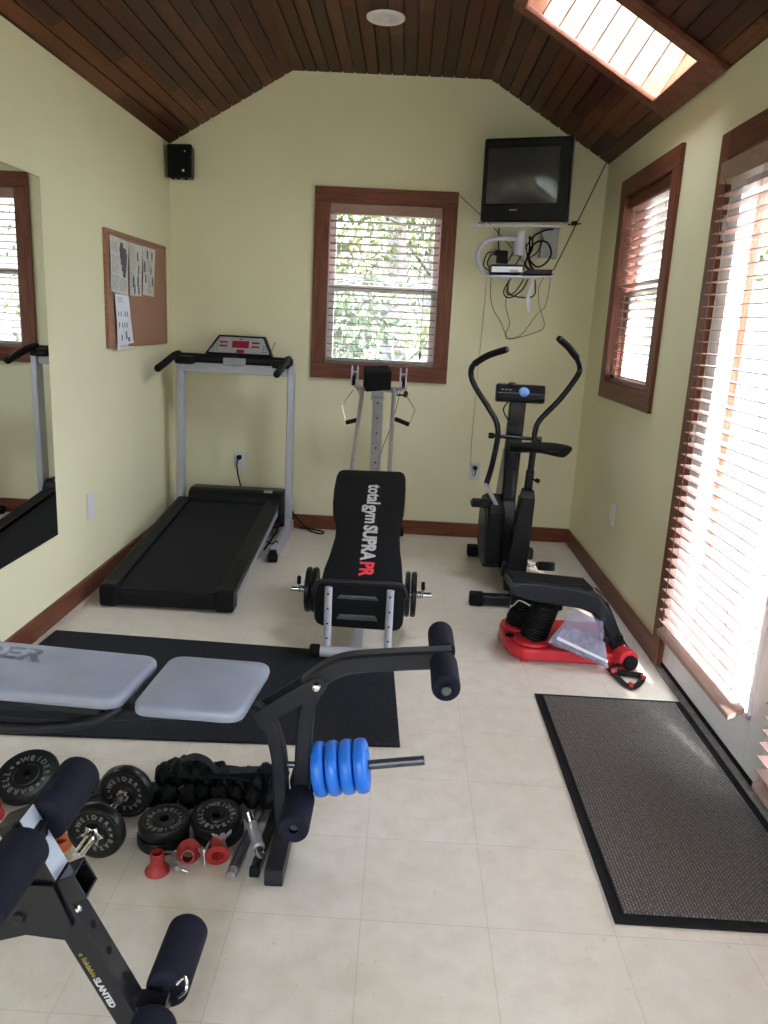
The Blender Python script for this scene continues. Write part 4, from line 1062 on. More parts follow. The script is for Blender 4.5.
p6_ = new_plate('black plate lying flat beneath the large tilted one', (-1.07, 2.035, .014), (0, 0, .9), .075, .027, GP_, text=None)

# weighted belt with strap
wb = thing('weighted_belt', 'crumpled black weighted belt with a loose strap behind the plate stacks', 'weighted belt', (-.50, 2.0, 0))
random.seed(3)
m = MB()
for row, (y, z, r) in enumerate(((1.955, .040, .036), (2.015, .065, .040), (2.065, .045, .042))):
    for k in range(8):
        x = -.655+.047*k+row*.008+random.uniform(-.006, .006)
        if row == 0 and x > -.53: y_ = 1.972
        else: y_ = y
        b2 = bmesh.new(); bmesh.ops.create_icosphere(b2, subdivisions=3, radius=1)
        for v in b2.verts:
            n_ = v.co.normalized(); q = .10*math.sin(7*n_.x+k)*math.sin(6*n_.y+row)+.06*math.sin(13*n_.z+2*k)
            v.co = n_*(1+q)
        zz = z+(.012*math.sin(k*1.1) if row else 0)
        m.add(b2, Matrix.Translation((x, y_+random.uniform(-.006, .006), zz)) @ Euler((random.uniform(-.3, .3), random.uniform(-.2, .2), random.uniform(-.3, .3))).to_matrix().to_4x4() @ Matrix.Diagonal((.027, r, min(r*.95, zz-.002), 1)))
m.build('pockets', M_LEATHER, wb, ang=80)
m = MB(); m.bar([(-.655, 2.02, .080), (-.60, 2.0, .094), (-.53, 2.005, .088), (-.45, 2.0, .098), (-.39, 2.01, .086), (-.325, 2.02, .080)], .045, .010, (0, 1, .3), 5, .002); m.build('webbing', M_BLKRUB, wb)
m = MB(); m.bar([(-.615, 2.0, .098), (-.59, 2.02, .115), (-.555, 2.03, .124), (-.515, 2.02, .118), (-.48, 1.99, .108), (-.45, 1.985, .112), (-.38, 2.01, .105), (-.325, 2.02, .100), (-.30, 2.03, .094)], .028, .0025, (0, 1, .15), 5, .001); m.build('strap', M_FRAME, wb)
m = MB(); m.box((-.455, 1.985, .112), (.03, .03, .006), .002, (.1, .2, 0)); m.box((-.34, 2.005, .112), (.028, .034, .008), .002, (.2, 0, 0)); build_each(m, 'buckle', M_BLKPL, wb)

# red cone collars
def cone(label, loc, rot, mat=M_REDD):
    r = local_thing('cone_collar', label, 'bar collar', loc, 'red cone collars on the floor', rot)
    m = MB(); m.lathe([(.0155, 0), (.031, 0), (.0315, .004), (.027, .010), (.0195, .020), (.0175, .030), (.018, .050), (.0165, .054), (.0135, .054), (.0130, .020), (.0155, 0)], (0, 0, 0), (0, 0, 1), 28); m.build('body', mat, r, ang=50)
    return r
c0 = cone('red cone collar standing upright before the pair of plates', (-.561, 1.692, .001), (0, 0, 0))
dup(c0, (-.492, 1.735, .031), (math.radians(68), 0, math.radians(12)), 'red cone collar lying between the two others with its small end forward')
dup(c0, (-.414, 1.722, .0315), (math.radians(-80), 0, math.radians(14)), 'red cone collar lying on its side with its wide mouth toward the bars')
dup(c0, (-.316, 1.985, .0315), (math.radians(86), 0, math.radians(100)), 'red cone collar peeking out behind the bars by the bench post')
dup(c0, (-1.058, 1.830, .0315), (math.radians(-80), 0, math.radians(20)), 'red cone collar at the picture edge below the tilted plate')
r = local_thing('spacer_ring', 'small orange ring behind the foam roller, beside the dumbbell', 'ring', (-.842, 1.76, .011), None, (0, 0, 0))
m = MB(); m.lathe([(.018, -.010), (.030, -.010), (.033, 0), (.030, .010), (.018, .010), (.018, -.010)], (0, 0, 0), (0, 0, 1), 24); m.build('body', M_ORANGE, r)
# wing bolts
def wing(label, loc, rot):
    r = local_thing('wing_bolt', label, 'bolt', loc, 'silver wing bolts among the red collars', rot)
    m = MB(); m.cyl((0, 0, -.022), (0, 0, .012), .0042, n=10); m.build('shank', M_STEEL, r)
    m = MB(); m.cyl((0, 0, .008), (0, 0, .022), .008, n=12, bev=.002)
    for s in (-1, 1): m.hexa([(s*.006, -.0022, .010), (s*.024, -.0018, .022), (s*.026, -.0018, .034), (s*.012, -.002, .024)], [(s*.006, .0022, .010), (s*.024, .0018, .022), (s*.026, .0018, .034), (s*.012, .002, .024)], .0008)
    m.build('wings', M_STEEL, r); return r
w0 = wing('silver wing bolt lying between the upright red cone and the next', (-.522, 1.700, .012), (math.radians(75), math.radians(30), .6))
dup(w0, (-.448, 1.722, .026), (math.radians(-12), math.radians(14), 1.2), 'silver wing bolt standing up before the stack of plates')
dup(w0, (-.520, 1.745, .022), (math.radians(80), 0, -.5), 'dull wing bolt touching the plate pair behind the cones')
dup(w0, (-.405, 1.755, .053), (math.radians(10), math.radians(-10), .2), 'silver wing bolt poking out above the tipped red cone')
# bars
r = thing('short_bar', 'round dark grey bar lying on the floor, the one nearest the red cones', 'bar', (-.355, 1.88, .013)); m = MB(); m.cyl((-.368, 1.70, .014), (-.338, 2.05, .014), .0135, n=18, bev=.002); tag(r, r['label'], 'bar', 'short bars beside the bench post'); m.build('rod', M_DKSTEEL, r)
m = MB(); m.cyl((-.3705, 1.672, .014), (-.368, 1.70, .014), .0128, n=18, bev=.002); m.build('end_cap', M_STEEL, r)
r = thing('short_bar', 'square black bar lying on the floor next to the bench foot', 'bar', (-.305, 1.81, .013), 'short bars beside the bench post'); m = MB(); m.bar([(-.312, 1.70, .014), (-.2985, 1.96, .014)], .024, .026, (1, 0, 0), 0, .002); m.build('rod', M_BLKSAT, r)
m = MB(); m.bb(-.326, -.300, 1.688, 1.702, .001, .028, .003); m.build('end_cap', M_BLKRUB, r)
r = thing('short_bar', 'chrome bar with a knurled sleeve resting on top of the dark bars', 'bar', (-.335, 1.79, .06), 'short bars beside the bench post')
a, b_ = V((-.302, 1.715, .047)), V((-.356, 1.850, .070)); dd = (b_-a).normalized()
m = MB(); m.cyl(a, b_, .0115, n=18, bev=.002); m.build('rod', M_CHROME, r)
m = MB()
for k in range(20): m.lathe([(.0115, 0), (.0155, .0012), (.0155, .0022), (.0115, .0034)], a+dd*(.035+.0037*k), dd, 18)
m.build('knurled_sleeve', M_STEEL, r)
m = MB(); m.lathe([(.0115, 0), (.017, .001), (.017, .009), (.0115, .010)], a+dd*.024, dd, 18); m.build('ring', M_STEEL, r)

# ---------------------------------------------------------------- mats
m = MB(); m.prism([(-1.468, 3.143), (.014, 3.088), (.053, 2.356), (-.482, 2.320), (-1.50, 2.276)], 'z', .0005, .010, .001)
tag(m.build('rubber_mat', M_MAT, smooth=False), 'speckled black rubber mat under the weight bench', 'mat')
dm = thing('door_mat', 'grey ribbed carpet door mat with black rubber edge before the glass doors', 'door mat', (.873, 2.21, 0), None, (0, 0, math.radians(.2)))
m = MB(); m.bb(.580, 1.150, 1.608, 2.812, .0005, .006, .002); m.build('rubber_edge', M_BLKRUB, dm)
m = MB(); m.bb(.608, 1.122, 1.640, 2.786, .0045, .0125, .003); m.build('carpet', M_CARPET, dm)

# ---------------------------------------------------------------- things on the walls
mi = thing('wall_mirror', 'frameless wall mirror beside the cork board', 'mirror', (XL, 2.7, 1.14))
m = MB(); m.bb(XL+.001, XL+.006, 2.08, 3.318, .392, 1.893, .0015); m.build('backing', M_BLKPL, mi)
m = MB(); m.bb(XL+.0055, XL+.0085, 2.082, 3.316, .394, 1.891, .001); m.build('glass', M_MIRROR, mi, smooth=False)
cb_ = thing('cork_board', 'brown cork board with newspaper cuttings above the treadmill', 'notice board', (XL, 4.47, 1.487))
m = MB(); m.bb(XL+.001, XL+.012, 4.0, 4.944, 1.212, 1.764); m.build('cork', M_CORK, cb_)
m = MB(); f = .019
m.bb(XL, XL+.018, 3.981, 4.0, 1.197, 1.778, .002); m.bb(XL, XL+.018, 4.943, 4.962, 1.197, 1.778, .002); m.bb(XL, XL+.018, 4.0, 4.943, 1.197, 1.215, .002); m.bb(XL, XL+.018, 4.0, 4.943, 1.760, 1.778, .002); m.build('frame', M_CORKF, cb_)
def paper(label, quad, mat, x, prints, group='papers pinned to the cork board', name='newspaper_page', cat='paper'):
    c = sum((V((0, a, b)) for a, b in quad), V((0, 0, 0)))/4
    r = thing(name, label, cat, (x, c.y, c.z), group)
    m = MB(); n = 6; b2 = bmesh.new()
    def q(u, v, h): 
        a = V(quad[0])*(1-u)+V(quad[1])*u; d = V(quad[3])*(1-u)+V(quad[2])*u; p = a*(1-v)+d*v
        return V((x+h+.004*math.sin(3*v+2*u)+.002, p[0], p[1]))
    lay = []
    for h in (0, .0006):
        g = [[b2.verts.new(q(i/n, j/n, h)) for i in range(n+1)] for j in range(n+1)]; lay.append(g)
        for j in range(n):
            for i in range(n): b2.faces.new((g[j][i], g[j][i+1], g[j+1][i+1], g[j+1][i]))
    bmesh.ops.recalc_face_normals(b2, faces=b2.faces); m.add(b2); m.build('sheet', mat, r)
    for nm, mt, rects in prints:
        m = MB()
        for (u0, v0, u1, v1) in rects:
            m.hexa([q(u0, v0, .001), q(u1, v0, .001), q(u1, v1, .001), q(u0, v1, .001)], [q(u0, v0, .0016), q(u1, v0, .0016), q(u1, v1, .0016), q(u0, v1, .0016)])
        m.build(nm, mt, r, smooth=False)
    return r
random.seed(11)
def lines(u0, u1, v0, v1, n): return [(u0, v0+(v1-v0)*i/n, u1-random.uniform(0, .12)*(u1-u0), v0+(v1-v0)*(i+.38)/n) for i in range(n)]
def figure(u, v, s=1.0):
    return [(u-.035*s, v, u+.035*s, v+.05*s), (u-.06*s, v+.05*s, u+.06*s, v+.14*s), (u-.055*s, v+.14*s, u-.01, v+.24*s), (u+.01, v+.14*s, u+.07*s, v+.22*s)]
XB = XL+.0135
big = [(.52, .07, .68, .16), (.48, .15, .86, .24), (.50, .24, .92, .36), (.55, .36, .90, .47), (.62, .47, .88, .58), (.70, .58, .86, .68)]
paper('newspaper page with a large dark standing figure, first from the mirror', [(4.035, 1.750), (4.292, 1.740), (4.288, 1.464), (4.022, 1.478)], M_PAPER, XB,
      [('picture', M_INK, big), ('text_column', M_INKL, lines(.06, .42, .10, .30, 6)+lines(.06, .45, .34, .66, 9)+lines(.06, .46, .70, .96, 8)+lines(.52, .92, .72, .96, 7))])
paper('newspaper page of small exercise figures, second from the mirror', [(4.300, 1.741), (4.512, 1.738), (4.505, 1.468), (4.298, 1.466)], M_PAPER, XB+.001,
      [('picture', M_INK, figure(.62, .14, .8)+figure(.72, .38, .8)+figure(.30, .60)+figure(.68, .58)+figure(.42, .78, .8)+figure(.76, .78, .8)), ('text_column', M_INKL, lines(.06, .45, .06, .52, 13)+lines(.06, .22, .56, .92, 9))])
paper('newspaper page of exercise figures, third from the mirror', [(4.516, 1.742), (4.738, 1.738), (4.722, 1.472), (4.508, 1.478)], M_PAPER, XB+.002,
      [('picture', M_INK, figure(.35, .06, .8)+figure(.72, .05, .8)+figure(.12, .30)+figure(.66, .38, .7)+figure(.22, .56, .8)+figure(.84, .58, .9)), ('text_column', M_INKL, lines(.25, .6, .26, .52, 8)+lines(.42, .72, .60, .95, 10))])
paper('white exercise sheet hanging crooked below the newspaper pages', [(4.068, 1.468), (4.258, 1.462), (4.352, 1.188), (4.085, 1.182)], M_PAPERW, XB+.005,
      [('picture', M_INK, [f for u in (.14, .30, .58, .74) for f in figure(u, .30, .42)]+[f for u in (.14, .34, .50, .66) for f in figure(u, .50, .42)]+figure(.28, .72, .5)+figure(.58, .66, .7)+[(.68, .78, .78, .86)]), ('text_column', M_INKL, lines(.12, .5, .05, .16, 3)+lines(.15, .7, .92, .97, 2))], name='exercise_sheet')
def outlet(label, o, n, up=(0, 0, 1), w=.072, h=.116, socket=True):
    o = V(o); n = V(n); r = thing('wall_outlet', label, 'outlet', o, 'white wall outlets')
    x = V((0, 0, 1)).cross(n)
    def bx(m, u0, u1, v0, v1, d0, d1, bev=0): 
        P = lambda u, v, d: o+x*u+V((0, 0, v))+n*d
        m.hexa([P(u0, v0, d0), P(u1, v0, d0), P(u1, v1, d0), P(u0, v1, d0)], [P(u0, v0, d1), P(u1, v0, d1), P(u1, v1, d1), P(u0, v1, d1)], bev)
    m = MB(); bx(m, -w/2, w/2, -h/2, h/2, 0, .007, .003); m.build('cover_plate', M_WHITEPL, r)
    if socket:
        m = MB()
        for v in (-.026, .026): bx(m, -.017, .017, v-.016, v+.016, .006, .009, .002)
        f = m.build('socket', M_WHITE, r); m = MB()
        for v in (-.026, .026):
            for u in (-.007, .007): bx(m, u-.0015, u+.0015, v-.004, v+.008, .0088, .0094)
        m.build('slot', M_BLKPL, f)
    return r
outlet('white wall outlet with a black plug behind the treadmill', (-1.076, D, .447), (0, -1, 0))
outlet('white wall outlet with a small black plug beside the exercise bike', (.499, D, .458), (0, -1, 0))
outlet('white wall outlet low on the side wall under the window near the corner', (XR, 4.122, .44), (-1, 0, 0), socket=False)
outlet('white wall plate between the mirror and the treadmill', (XL, 3.70, .438), (1, 0, 0), w=.08, h=.13, socket=False)
c = thing('power_cord', 'black treadmill power cord plugged into the end wall outlet', 'cable', (-1.076, 5.1, .44))
m = MB(); m.box((-1.076, 5.098, .470), (.030, .036, .028), .006); m.build('plug', M_BLKRUB, c)
m = MB(); m.tube([(-1.076, 5.085, .462), (-1.085, 5.068, .43), (-1.078, 5.07, .36), (-1.055, 5.07, .25), (-1.05, 5.06, .10), (-1.0, 5.055, .012), (-.80, 5.06, .012), (-.72, 5.07, .12), (-.69, 5.06, .10), (-.60, 5.05, .012), (-.52, 4.97, .008), (-.485, 4.985, .008), (-.50, 5.03, .008), (-.58, 5.07, .008), (-.66, 5.085, .008)], .005, 8); m.build('cord', M_BLKRUB, c)
sp_ = thing('wall_speaker', 'small black speaker mounted high in the corner above the cork board', 'speaker', (-1.42, 5.03, 2.27))
m = MB(); m.hexa([(-1.498, 4.985, 2.178), (-1.345, 4.965, 2.178), (-1.36, 5.09, 2.185), (-1.49, 5.10, 2.185)], [(-1.502, 4.985, 2.370), (-1.342, 4.965, 2.370), (-1.36, 5.09, 2.365), (-1.49, 5.10, 2.365)], .012, 3); m.build('cabinet', M_BLKPL, sp_)
m = MB(); m.hexa([(-1.488, 4.975, 2.192), (-1.358, 4.957, 2.192), (-1.358, 4.967, 2.192), (-1.488, 4.985, 2.192)], [(-1.490, 4.975, 2.352), (-1.356, 4.957, 2.352), (-1.356, 4.967, 2.352), (-1.490, 4.985, 2.352)], .004); m.build('grille', M_BLKRUB, sp_)
m = MB(); m.box((-1.393, 4.958, 2.218), (.012, .004, .014), .001); m.cyl((-1.382, 4.96, 2.325), (-1.382, 4.953, 2.325), .004, n=10); m.build('badge', M_WHITEPL, sp_)
m = MB()
for x in (-1.465, -1.43, -1.385): m.cyl((x, 4.99, 2.180), (x, 4.99, 2.170), .010, n=12, bev=.002)
m.cyl((-1.43, 5.08, 2.28), (-1.44, 5.126, 2.28), .02, n=14); build_each(m, 'foot', M_BLKRUB, sp_)
cl = thing('recessed_light', 'round white recessed light in the boarded ceiling', 'ceiling light', (-.187, 4.226, ZP))
m = MB(); m.lathe([(.064, -.004), (.090, -.006), (.095, -.002), (.095, .004), (.064, .004), (.064, -.004)], (-.187, 4.226, ZP-.004), (0, 0, 1), 40); m.build('trim_ring', M_WHITE, cl)
m = MB(); m.lathe([(0, .0), (.05, -.004), (.066, -.003), (.066, .003), (0, .004)], (-.187, 4.226, ZP-.005), (0, 0, 1), 32); m.lathe([(0, -.016), (.020, -.014), (.030, -.004), (0, -.002)], (-.187, 4.226, ZP-.006), (0, 0, 1), 24); m.build('lens', M_WHITEPL, cl)

# ---------------------------------------------------------------- television and its bracket
TA = math.radians(-20)
tv = local_thing('television', 'small black tube television on the wall bracket in the corner', 'television', (.622, 4.735, 2.216), None, (math.radians(5), 0, TA))
hw, hh = .255, .222
m = MB(); m.hexa([(-hw, 0, -hh), (hw, 0, -hh), (hw, .055, -hh), (-hw, .055, -hh)], [(-hw+.006, 0, hh), (hw-.006, 0, hh), (hw-.006, .055, hh), (-hw+.006, .055, hh)], .014, 3); bz = m.build('bezel', M_BLKPL, tv)
m = MB(); m.hexa([(-hw+.006, .06, -hh+.004), (hw-.006, .06, -hh+.004), (.13, .33, -hh+.05), (-.13, .33, -hh+.05)], [(-hw+.012, .06, hh-.004), (hw-.012, .06, hh-.004), (.12, .33, hh-.12), (-.12, .33, hh-.12)], .02, 3); m.build('cabinet', M_BLKPL, tv)
m = MB(); m.bb(-hw+.002, hw-.002, .054, .061, -hh+.003, hh-.003, .002); m.build('seam', M_GREYPL, tv)
sx0, sx1, sz0, sz1 = -.222, .186, -.124, .170
m = MB()
m.bb(sx0-.012, sx1+.012, -.006, .004, sz1, sz1+.012, .003); m.bb(sx0-.012, sx1+.012, -.006, .004, sz0-.012, sz0, .003); m.bb(sx0-.012, sx0, -.006, .004, sz0, sz1, .003); m.bb(sx1, sx1+.012, -.006, .004, sz0, sz1, .003)
m.build('screen_surround', M_BLKSAT, tv)
b2 = bmesh.new(); g = 16
gr = [[b2.verts.new((sx0+(sx1-sx0)*i/g, -.001-.030*(1-(2*i/g-1)**2)*(1-(2*j/g-1)**2)**.8-.004*(1-max(abs(2*i/g-1), abs(2*j/g-1))), sz0+(sz1-sz0)*j/g)) for i in range(g+1)] for j in range(g+1)]
for j in range(g):
    for i in range(g): b2.faces.new((gr[j][i], gr[j][i+1], gr[j+1][i+1], gr[j+1][i]))
m = MB(); m.add(b2); m.build('screen', M_SCREEN, tv, ang=180)
m = MB(); m.box((-.06, -.001, -.158), (.045, .003, .007), .001); m.build('badge', M_GREYPL, tv)
m = MB()
for k in range(5): m.box((.06+.025*k, -.001, -.19), (.016, .003, .006), .001)
build_each(m, 'button', M_BLKSAT, tv)
m = MB()
for x in (-.25, .24): m.box((x, .03, -hh-.005), (.03, .05, .010), .002)
build_each(m, 'foot', M_GREYPL, tv)
br = thing('wall_bracket', 'pale metal wall bracket with two shelves carrying the television and boxes', 'bracket', (.69, 5.0, 1.9))
RZ = Euler((0, 0, TA)).to_matrix()
m = MB(); m.box((.612, 4.80, 1.975), (.50, .20, .010), .003, RZ @ Euler((math.radians(5), 0, 0)).to_matrix()); m.build('upper_shelf', M_LAV, br)
m = MB(); m.cyl((.655, 4.99, 1.83), (.655, 4.99, 1.972), .036, n=24); m.bb(.625, .69, 4.98, 5.126, 1.85, 1.95, .004); m.build('swivel_post', M_LAV, br)
m = MB(); m.bb(.795, .90, 5.06, 5.126, 1.83, 2.01, .005); m.build('wall_box', M_GREYPL, br)
m = MB(); m.tube([(.64, 4.98, 1.924), (.56, 4.97, 1.925), (.490, 4.96, 1.915), (.430, 4.95, 1.888), (.400, 4.94, 1.832), (.412, 4.93, 1.763), (.446, 4.92, 1.718), (.50, 4.90, 1.698), (.60, 4.88, 1.694)], .014, 14); m.build('bent_arm', M_LAV, br)
m = MB(); m.box((.650, 4.87, 1.700), (.37, .20, .010), .003, (math.radians(3), math.radians(-2), 0)); m.build('lower_shelf', M_LAV, br)
m = MB(); m.bar([(.728, 4.84, 1.692), (.726, 4.845, 1.63), (.712, 4.85, 1.58), (.728, 4.85, 1.505)], .022, .004, (1, 0, 0), 4, .001); m.build('strap', M_LAV, br)
m = MB(); m.cyl((.90, 4.70, 1.99), (.93, 4.69, 1.996), .012, n=12); m.tube([(.88, 4.70, 1.985), (.91, 4.69, 1.988), (.95, 4.68, 1.99)], .004, 6); m.build('clamp_screw', M_BLKPL, br)
bx0 = thing('set_top_box', 'silver fronted set top box on the lower wall bracket shelf', 'set top box', (.565, 4.86, 1.71))
m = MB(); m.box((.565, 4.86, 1.7335), (.185, .17, .050), .004, (0, math.radians(-2), 0)); m.build('case', M_BLKPL, bx0)
m = MB(); m.box((.565, 4.773, 1.7305), (.180, .006, .032), .002, (0, math.radians(-2), 0)); fr = m.build('front_panel', M_WHITEPL, bx0)
m = MB(); m.box((.605, 4.769, 1.724), (.05, .003, .012), .001); m.build('display', M_GREYPL, fr)
bx1 = thing('black_box', 'flat black receiver box beside the silver set top box', 'receiver', (.76, 4.87, 1.71))
m = MB(); m.hexa([(.672, 4.79, 1.710), (.848, 4.79, 1.716), (.848, 4.95, 1.716), (.672, 4.95, 1.710)], [(.69, 4.80, 1.737), (.84, 4.80, 1.745), (.84, 4.94, 1.745), (.69, 4.94, 1.737)], .005); m.build('case', M_BLKPL, bx1)
m = MB(); m.box((.838, 4.789, 1.728), (.010, .004, .020), .001); m.build('status_light', M_WHITEPL, bx1)
def cable(label, runs, mat=M_BLKRUB, extra=None):
    r = thing('cable', label, 'cable', runs[0][0][0], 'cables around the television bracket')
    m = MB()
    for pts, rad in runs: m.tube(pts, rad, 6)
    m.build('lead', mat, r)
    if extra: extra(r)
    return r
cable('straight black cable from the ceiling corner down to the receiver box', [([(1.152, 5.115, 2.400), (1.02, 5.115, 2.07), (.893, 5.115, 1.755), (.86, 5.0, 1.735), (.848, 4.95, 1.73)], .0035)])
cable('thin grey cable slanting from the window casing to the bracket', [([(.275, 5.112, 2.177), (.508, 5.112, 1.992), (.746, 5.112, 1.765), (.76, 5.0, 1.74)], .0025)], M_DKSTEEL)
cable('coiled black cable behind the receiver box', [([(.86, 5.05, 2.0), (.80, 5.03, 1.985), (.737, 5.02, 1.945), (.735, 5.0, 1.88), (.72, 5.0, 1.82), (.768, 5.0, 1.772), (.82, 5.0, 1.79), (.853, 5.0, 1.85), (.825, 5.0, 1.912), (.766, 5.0, 1.918), (.722, 5.0, 1.87), (.725, 5.0, 1.80), (.75, 4.97, 1.75)], .0055),
      ([(.715, 5.02, 1.95), (.72, 5.02, 1.86), (.70, 5.0, 1.78), (.73, 4.97, 1.745)], .006), ([(.80, 5.03, 1.95), (.77, 5.0, 1.86), (.70, 5.0, 1.80), (.69, 4.97, 1.745)], .004)])
cable('black crossing leads behind the two boxes on the shelf', [([(.655, 5.05, 1.90), (.60, 5.06, 1.80), (.57, 4.97, 1.75)], .004), ([(.735, 5.05, 1.95), (.67, 5.05, 1.82), (.62, 4.97, 1.745)], .004), ([(.70, 5.06, 1.92), (.72, 5.05, 1.82), (.74, 4.97, 1.745)], .004)])
def adp(r):
    m = MB(); m.box((.565, 5.09, 1.825), (.065, .055, .075), .008); m.box((.535, 5.09, 1.85), (.03, .05, .03), .004); m.build('power_brick', M_BLKPL, r)
cable('black power adapter and leads left of the bracket post', [([(.533, 5.09, 2.0), (.535, 5.09, 1.92), (.545, 5.09, 1.86)], .004), ([(.53, 5.085, 1.85), (.475, 5.08, 1.845), (.452, 5.06, 1.79), (.455, 5.0, 1.75), (.50, 4.95, 1.725)], .004), ([(.53, 5.085, 1.835), (.495, 5.08, 1.835), (.474, 5.06, 1.78), (.49, 5.0, 1.75)], .004)], extra=adp)
cable('black loops of lead hanging just under the lower shelf', [([(.620, 5.0, 1.695), (.589, 5.05, 1.627), (.604, 5.06, 1.588), (.643, 5.06, 1.587), (.701, 5.05, 1.632), (.725, 5.0, 1.694)], .004), ([(.612, 5.0, 1.695), (.608, 5.04, 1.634), (.650, 5.06, 1.595), (.752, 5.06, 1.590), (.785, 5.05, 1.62), (.768, 5.0, 1.694)], .004), ([(.70, 5.0, 1.694), (.66, 5.05, 1.62), (.62, 5.06, 1.60), (.60, 5.05, 1.63)], .0035)])
cable('long thin wire drooping far below the bracket, outer loop', [([(.497, 4.97, 1.70), (.505, 5.05, 1.64), (.513, 5.08, 1.575), (.540, 5.09, 1.503), (.594, 5.09, 1.427), (.633, 5.09, 1.349), (.665, 5.09, 1.335), (.732, 5.09, 1.366), (.815, 5.09, 1.493), (.862, 5.08, 1.549), (.864, 5.0, 1.715)], .0022)], M_DKSTEEL)
cable('long thin wire drooping below the bracket, inner twisted loop', [([(.612, 4.97, 1.698), (.615, 5.05, 1.62), (.611, 5.08, 1.538), (.648, 5.095, 1.429), (.628, 5.095, 1.361), (.642, 5.095, 1.330), (.704, 5.095, 1.340), (.809, 5.095, 1.376), (.869, 5.095, 1.422), (.823, 5.09, 1.548), (.806, 5.06, 1.65), (.825, 5.0, 1.715)], .0022)], M_DKSTEEL)
def plg(r):
    m = MB(); m.box((.502, 5.104, .482), (.026, .026, .026), .005); m.tube([(.502, 5.09, .48), (.506, 5.088, .45), (.498, 5.09, .425)], .0035, 6); m.build('plug', M_BLKPL, r)
cable('thin pale wire running down the end wall to the outlet beside the exercise bike', [([(.484, 5.118, 1.70), (.481, 5.121, 1.44), (.473, 5.121, 1.124), (.468, 5.121, .734), (.470, 5.118, .53), (.485, 5.10, .49), (.502, 5.10, .482)], .0028)], M_OAKIN, plg)

# ---------------------------------------------------------------- outside
m = MB(); m.bb(-30, 30, -30, 40, -.75, -.7)
struct(m.build('ground', leaf_mat('lawn', (.035, .05, .015)), smooth=False), 'lawn outside the room', 'ground')
m = MB()
for k in range(20): m.bb(XR+.2+k*.14, XR+.335+k*.14, -2, 6.5, -.12, -.08, .003)
o = m.build('deck', flat('weathered_deck', (.09, .08, .07), .8), smooth=False); struct(o, 'weathered board deck outside the doors', 'deck')
LM = [leaf_mat('spring_leaf', (.055, .072, .014)), leaf_mat('yellow_leaf', (.09, .08, .02)), leaf_mat('dark_leaf', (.03, .046, .012))]
BK = flat('grey_bark', (.075, .068, .068), .9, var=.3, scale=12)
def tree(label, x, y, h, r, tr_, lm, n, seed, lo=.35):
    rnd = random.Random(seed); t = thing('tree', label, 'tree', (x, y, -.7), 'trees outside the windows')
    m = MB(); lean = rnd.uniform(-.25, .25)
    P = [(x, y, -.75), (x+lean*.2, y, h*.3), (x+lean*.6, y, h*.65), (x+lean, y, h)]
    for a, b_, ra, rb in zip(P, P[1:], (tr_, tr_*.8, tr_*.55), (tr_*.8, tr_*.55, tr_*.2)): m.cyl(a, b_, ra, rb, 10)
    br_ = []
    for k in range(12):
        f = rnd.uniform(.25, .95); z0 = -.7+(h+.7)*f; a = rnd.uniform(0, 2*PI); L = r*rnd.uniform(.5, 1)
        p = V((x+lean*f, y, z0)); q = p+V((math.cos(a)*L, math.sin(a)*L, L*rnd.uniform(.1, .7))); m.cyl(p, q, tr_*.22, tr_*.06, 6); br_.append((p, q))
    m.build('trunk', BK, t)
    m = MB(); bm = m.bm
    for k in range(n*3):
        p, q = rnd.choice(br_); c = p.lerp(q, rnd.uniform(.3, 1.1))+V((rnd.gauss(0, .3), rnd.gauss(0, .3), rnd.gauss(0, .3)))*r*.55
        s = rnd.uniform(.03, .075); R = Euler((rnd.uniform(0, 6), rnd.uniform(0, 6), rnd.uniform(0, 6))).to_matrix()
        bm.faces.new([bm.verts.new(c+R@V(v)*s) for v in ((-1, 0, 0), (0, -.5, .1), (1, 0, 0), (0, .5, .1))])
    o = m.build('foliage', lm, t, smooth=False); o['kind'] = 'stuff'
for a in (('slim grey tree with sparse pale leaves outside the end wall window, middle one', -.05, 9.5, 5, 1.5, .085, LM[0], 900, 1),
          ('yellowing tree outside the end wall window on the cork board side', -1.3, 10.5, 5.5, 1.8, .10, LM[1], 1500, 2),
          ('leafy tree outside the end wall window on the television side', .95, 11.0, 5.5, 1.6, .09, LM[0], 900, 3),
          ('low bushy tree outside the end wall window', -1.0, 8.2, 2.2, 1.1, .05, LM[2], 900, 4),
          ('far green tree beyond the slim grey one', -.4, 15, 6, 2.6, .14, LM[0], 1200, 5),
          ('far thick trunked tree beyond the end wall window', .35, 13, 6.5, 1.6, .19, LM[2], 500, 6),
          ('tree standing outside the glass doors', 6.2, 4.6, 5, 1.9, .13, LM[2], 1200, 7),
          ('tree standing outside the side window', 5.8, 8.6, 5, 1.8, .11, LM[0], 1200, 8)): tree(*a)

sun_block_tree = thing('tree', 'unseen evergreen tree added to shade the window behind the viewer', 'tree', (1.0, -6.6, -.7), 'trees outside the windows')  # added out of view to keep direct sun out of the near window
m = MB(); m.cyl((1.0, -6.6, -.75), (1.0, -6.6, 4.2), .16, .08, 12); m.build('trunk', BK, sun_block_tree)
b2 = bmesh.new(); bmesh.ops.create_icosphere(b2, subdivisions=4, radius=1)
for v in b2.verts:
    n_ = v.co.normalized(); v.co = n_*(1+.07*math.sin(9*n_.x+3*n_.z)*math.sin(8*n_.y)+.05*math.sin(17*n_.z+11*n_.x))
m = MB(); m.add(b2, Matrix.Translation((1.0, -6.6, 4.35)) @ Matrix.Diagonal((1.45, .9, 1.35, 1))); m.build('foliage', LM[2], sun_block_tree)
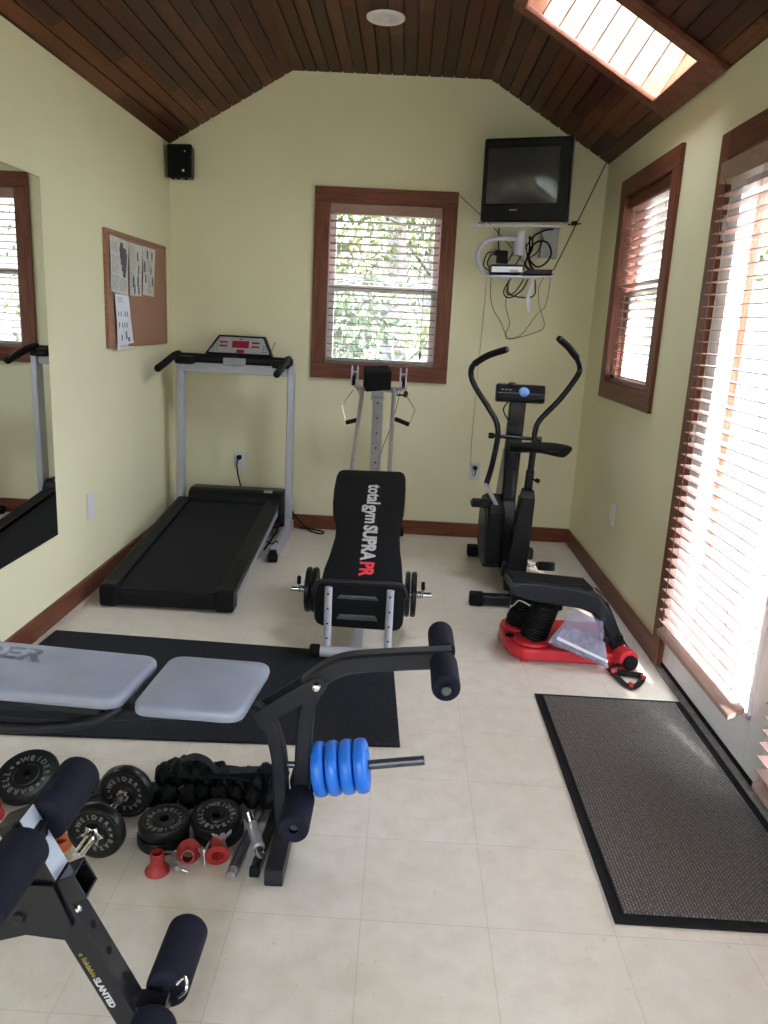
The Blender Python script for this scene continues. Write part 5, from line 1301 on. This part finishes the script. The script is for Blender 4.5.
# ---------------------------------------------------------------- light
w = bpy.data.worlds.new('sky'); bpy.context.scene.world = w; w.use_nodes = True
t = w.node_tree; bg = t.nodes['Background']
tc = N(t, 'ShaderNodeTexCoord'); sx = N(t, 'ShaderNodeSeparateXYZ'); t.links.new(tc.outputs['Generated'], sx.inputs[0])
t.links.new(ramp(t, sx.outputs[2], [(0, (.055, .064, .067)), (.20, (.11, .125, .135)), (.42, (.76, .84, .95)), (1, (.88, .93, 1.0))]), bg.inputs[0])
SKY = 22.0
sl = bpy.data.lights.new('sun', 'SUN'); sl.energy = 10; sl.angle = math.radians(2.5); sl.color = (1, .97, .92)
so = bpy.data.objects.new('sun', sl); C.objects.link(so); so.rotation_euler = V((-.18, .85, -.52)).to_track_quat('-Z', 'Y').to_euler()
bg.inputs[1].default_value = SKY
def portal(name, loc, rot, sx, sy):
    l = bpy.data.lights.new(name, 'AREA'); l.shape = 'RECTANGLE'; l.size = sx; l.size_y = sy; l.energy = 1
    l.cycles.is_portal = True
    o = bpy.data.objects.new(name, l); C.objects.link(o); o.location = loc; o.rotation_euler = rot
portal('door_daylight', (XR+.13, 2.19, 1.05), (0, PI/2, 0), 2.0, 1.88)
portal('side_window_daylight', (XR+.135, 4.18, 1.62), (0, PI/2, 0), 1.0, .8)
portal('end_window_daylight', ((W1[0]+W1[1])/2, D+.115, 1.61), (-PI/2, 0, 0), .71, 1.0)
portal('added_window_daylight', ((RW[0]+RW[1])/2, YB-.115, 1.37), (PI/2, 0, 0), 2.0, 1.5)
o_ = sp((SK[2]+SK[3])/2, DEP+.03, 3.645)
portal('skylight_daylight', o_, (-nS).to_track_quat('-Z', 'Y').to_euler(), .75, .75)

# ---------------------------------------------------------------- camera
cam = bpy.data.cameras.new('camera'); co = bpy.data.objects.new('camera', cam); C.objects.link(co)
FW = V((-0.01698787, 0.97157463, -0.23612316)); RR = V((0.9983428, 0.02946876, 0.04942922)); DD = FW.cross(RR)
Mx = Matrix((RR, -DD, -FW)).transposed().to_4x4(); Mx.translation = V((0, 0, 1.3873)); co.matrix_world = Mx
cam.sensor_fit = 'VERTICAL'; cam.sensor_height = 36; cam.lens = 774.997*36/1024; cam.clip_start = .02
S = bpy.context.scene; S.camera = co
S.view_settings.view_transform = 'Standard'; S.view_settings.look = 'None'
S.view_settings.gamma = 1; S.view_settings.use_curve_mapping = False; S.view_settings.exposure = .84
S.cycles.diffuse_bounces = 6; S.cycles.max_bounces = 14; S.cycles.transparent_max_bounces = 16
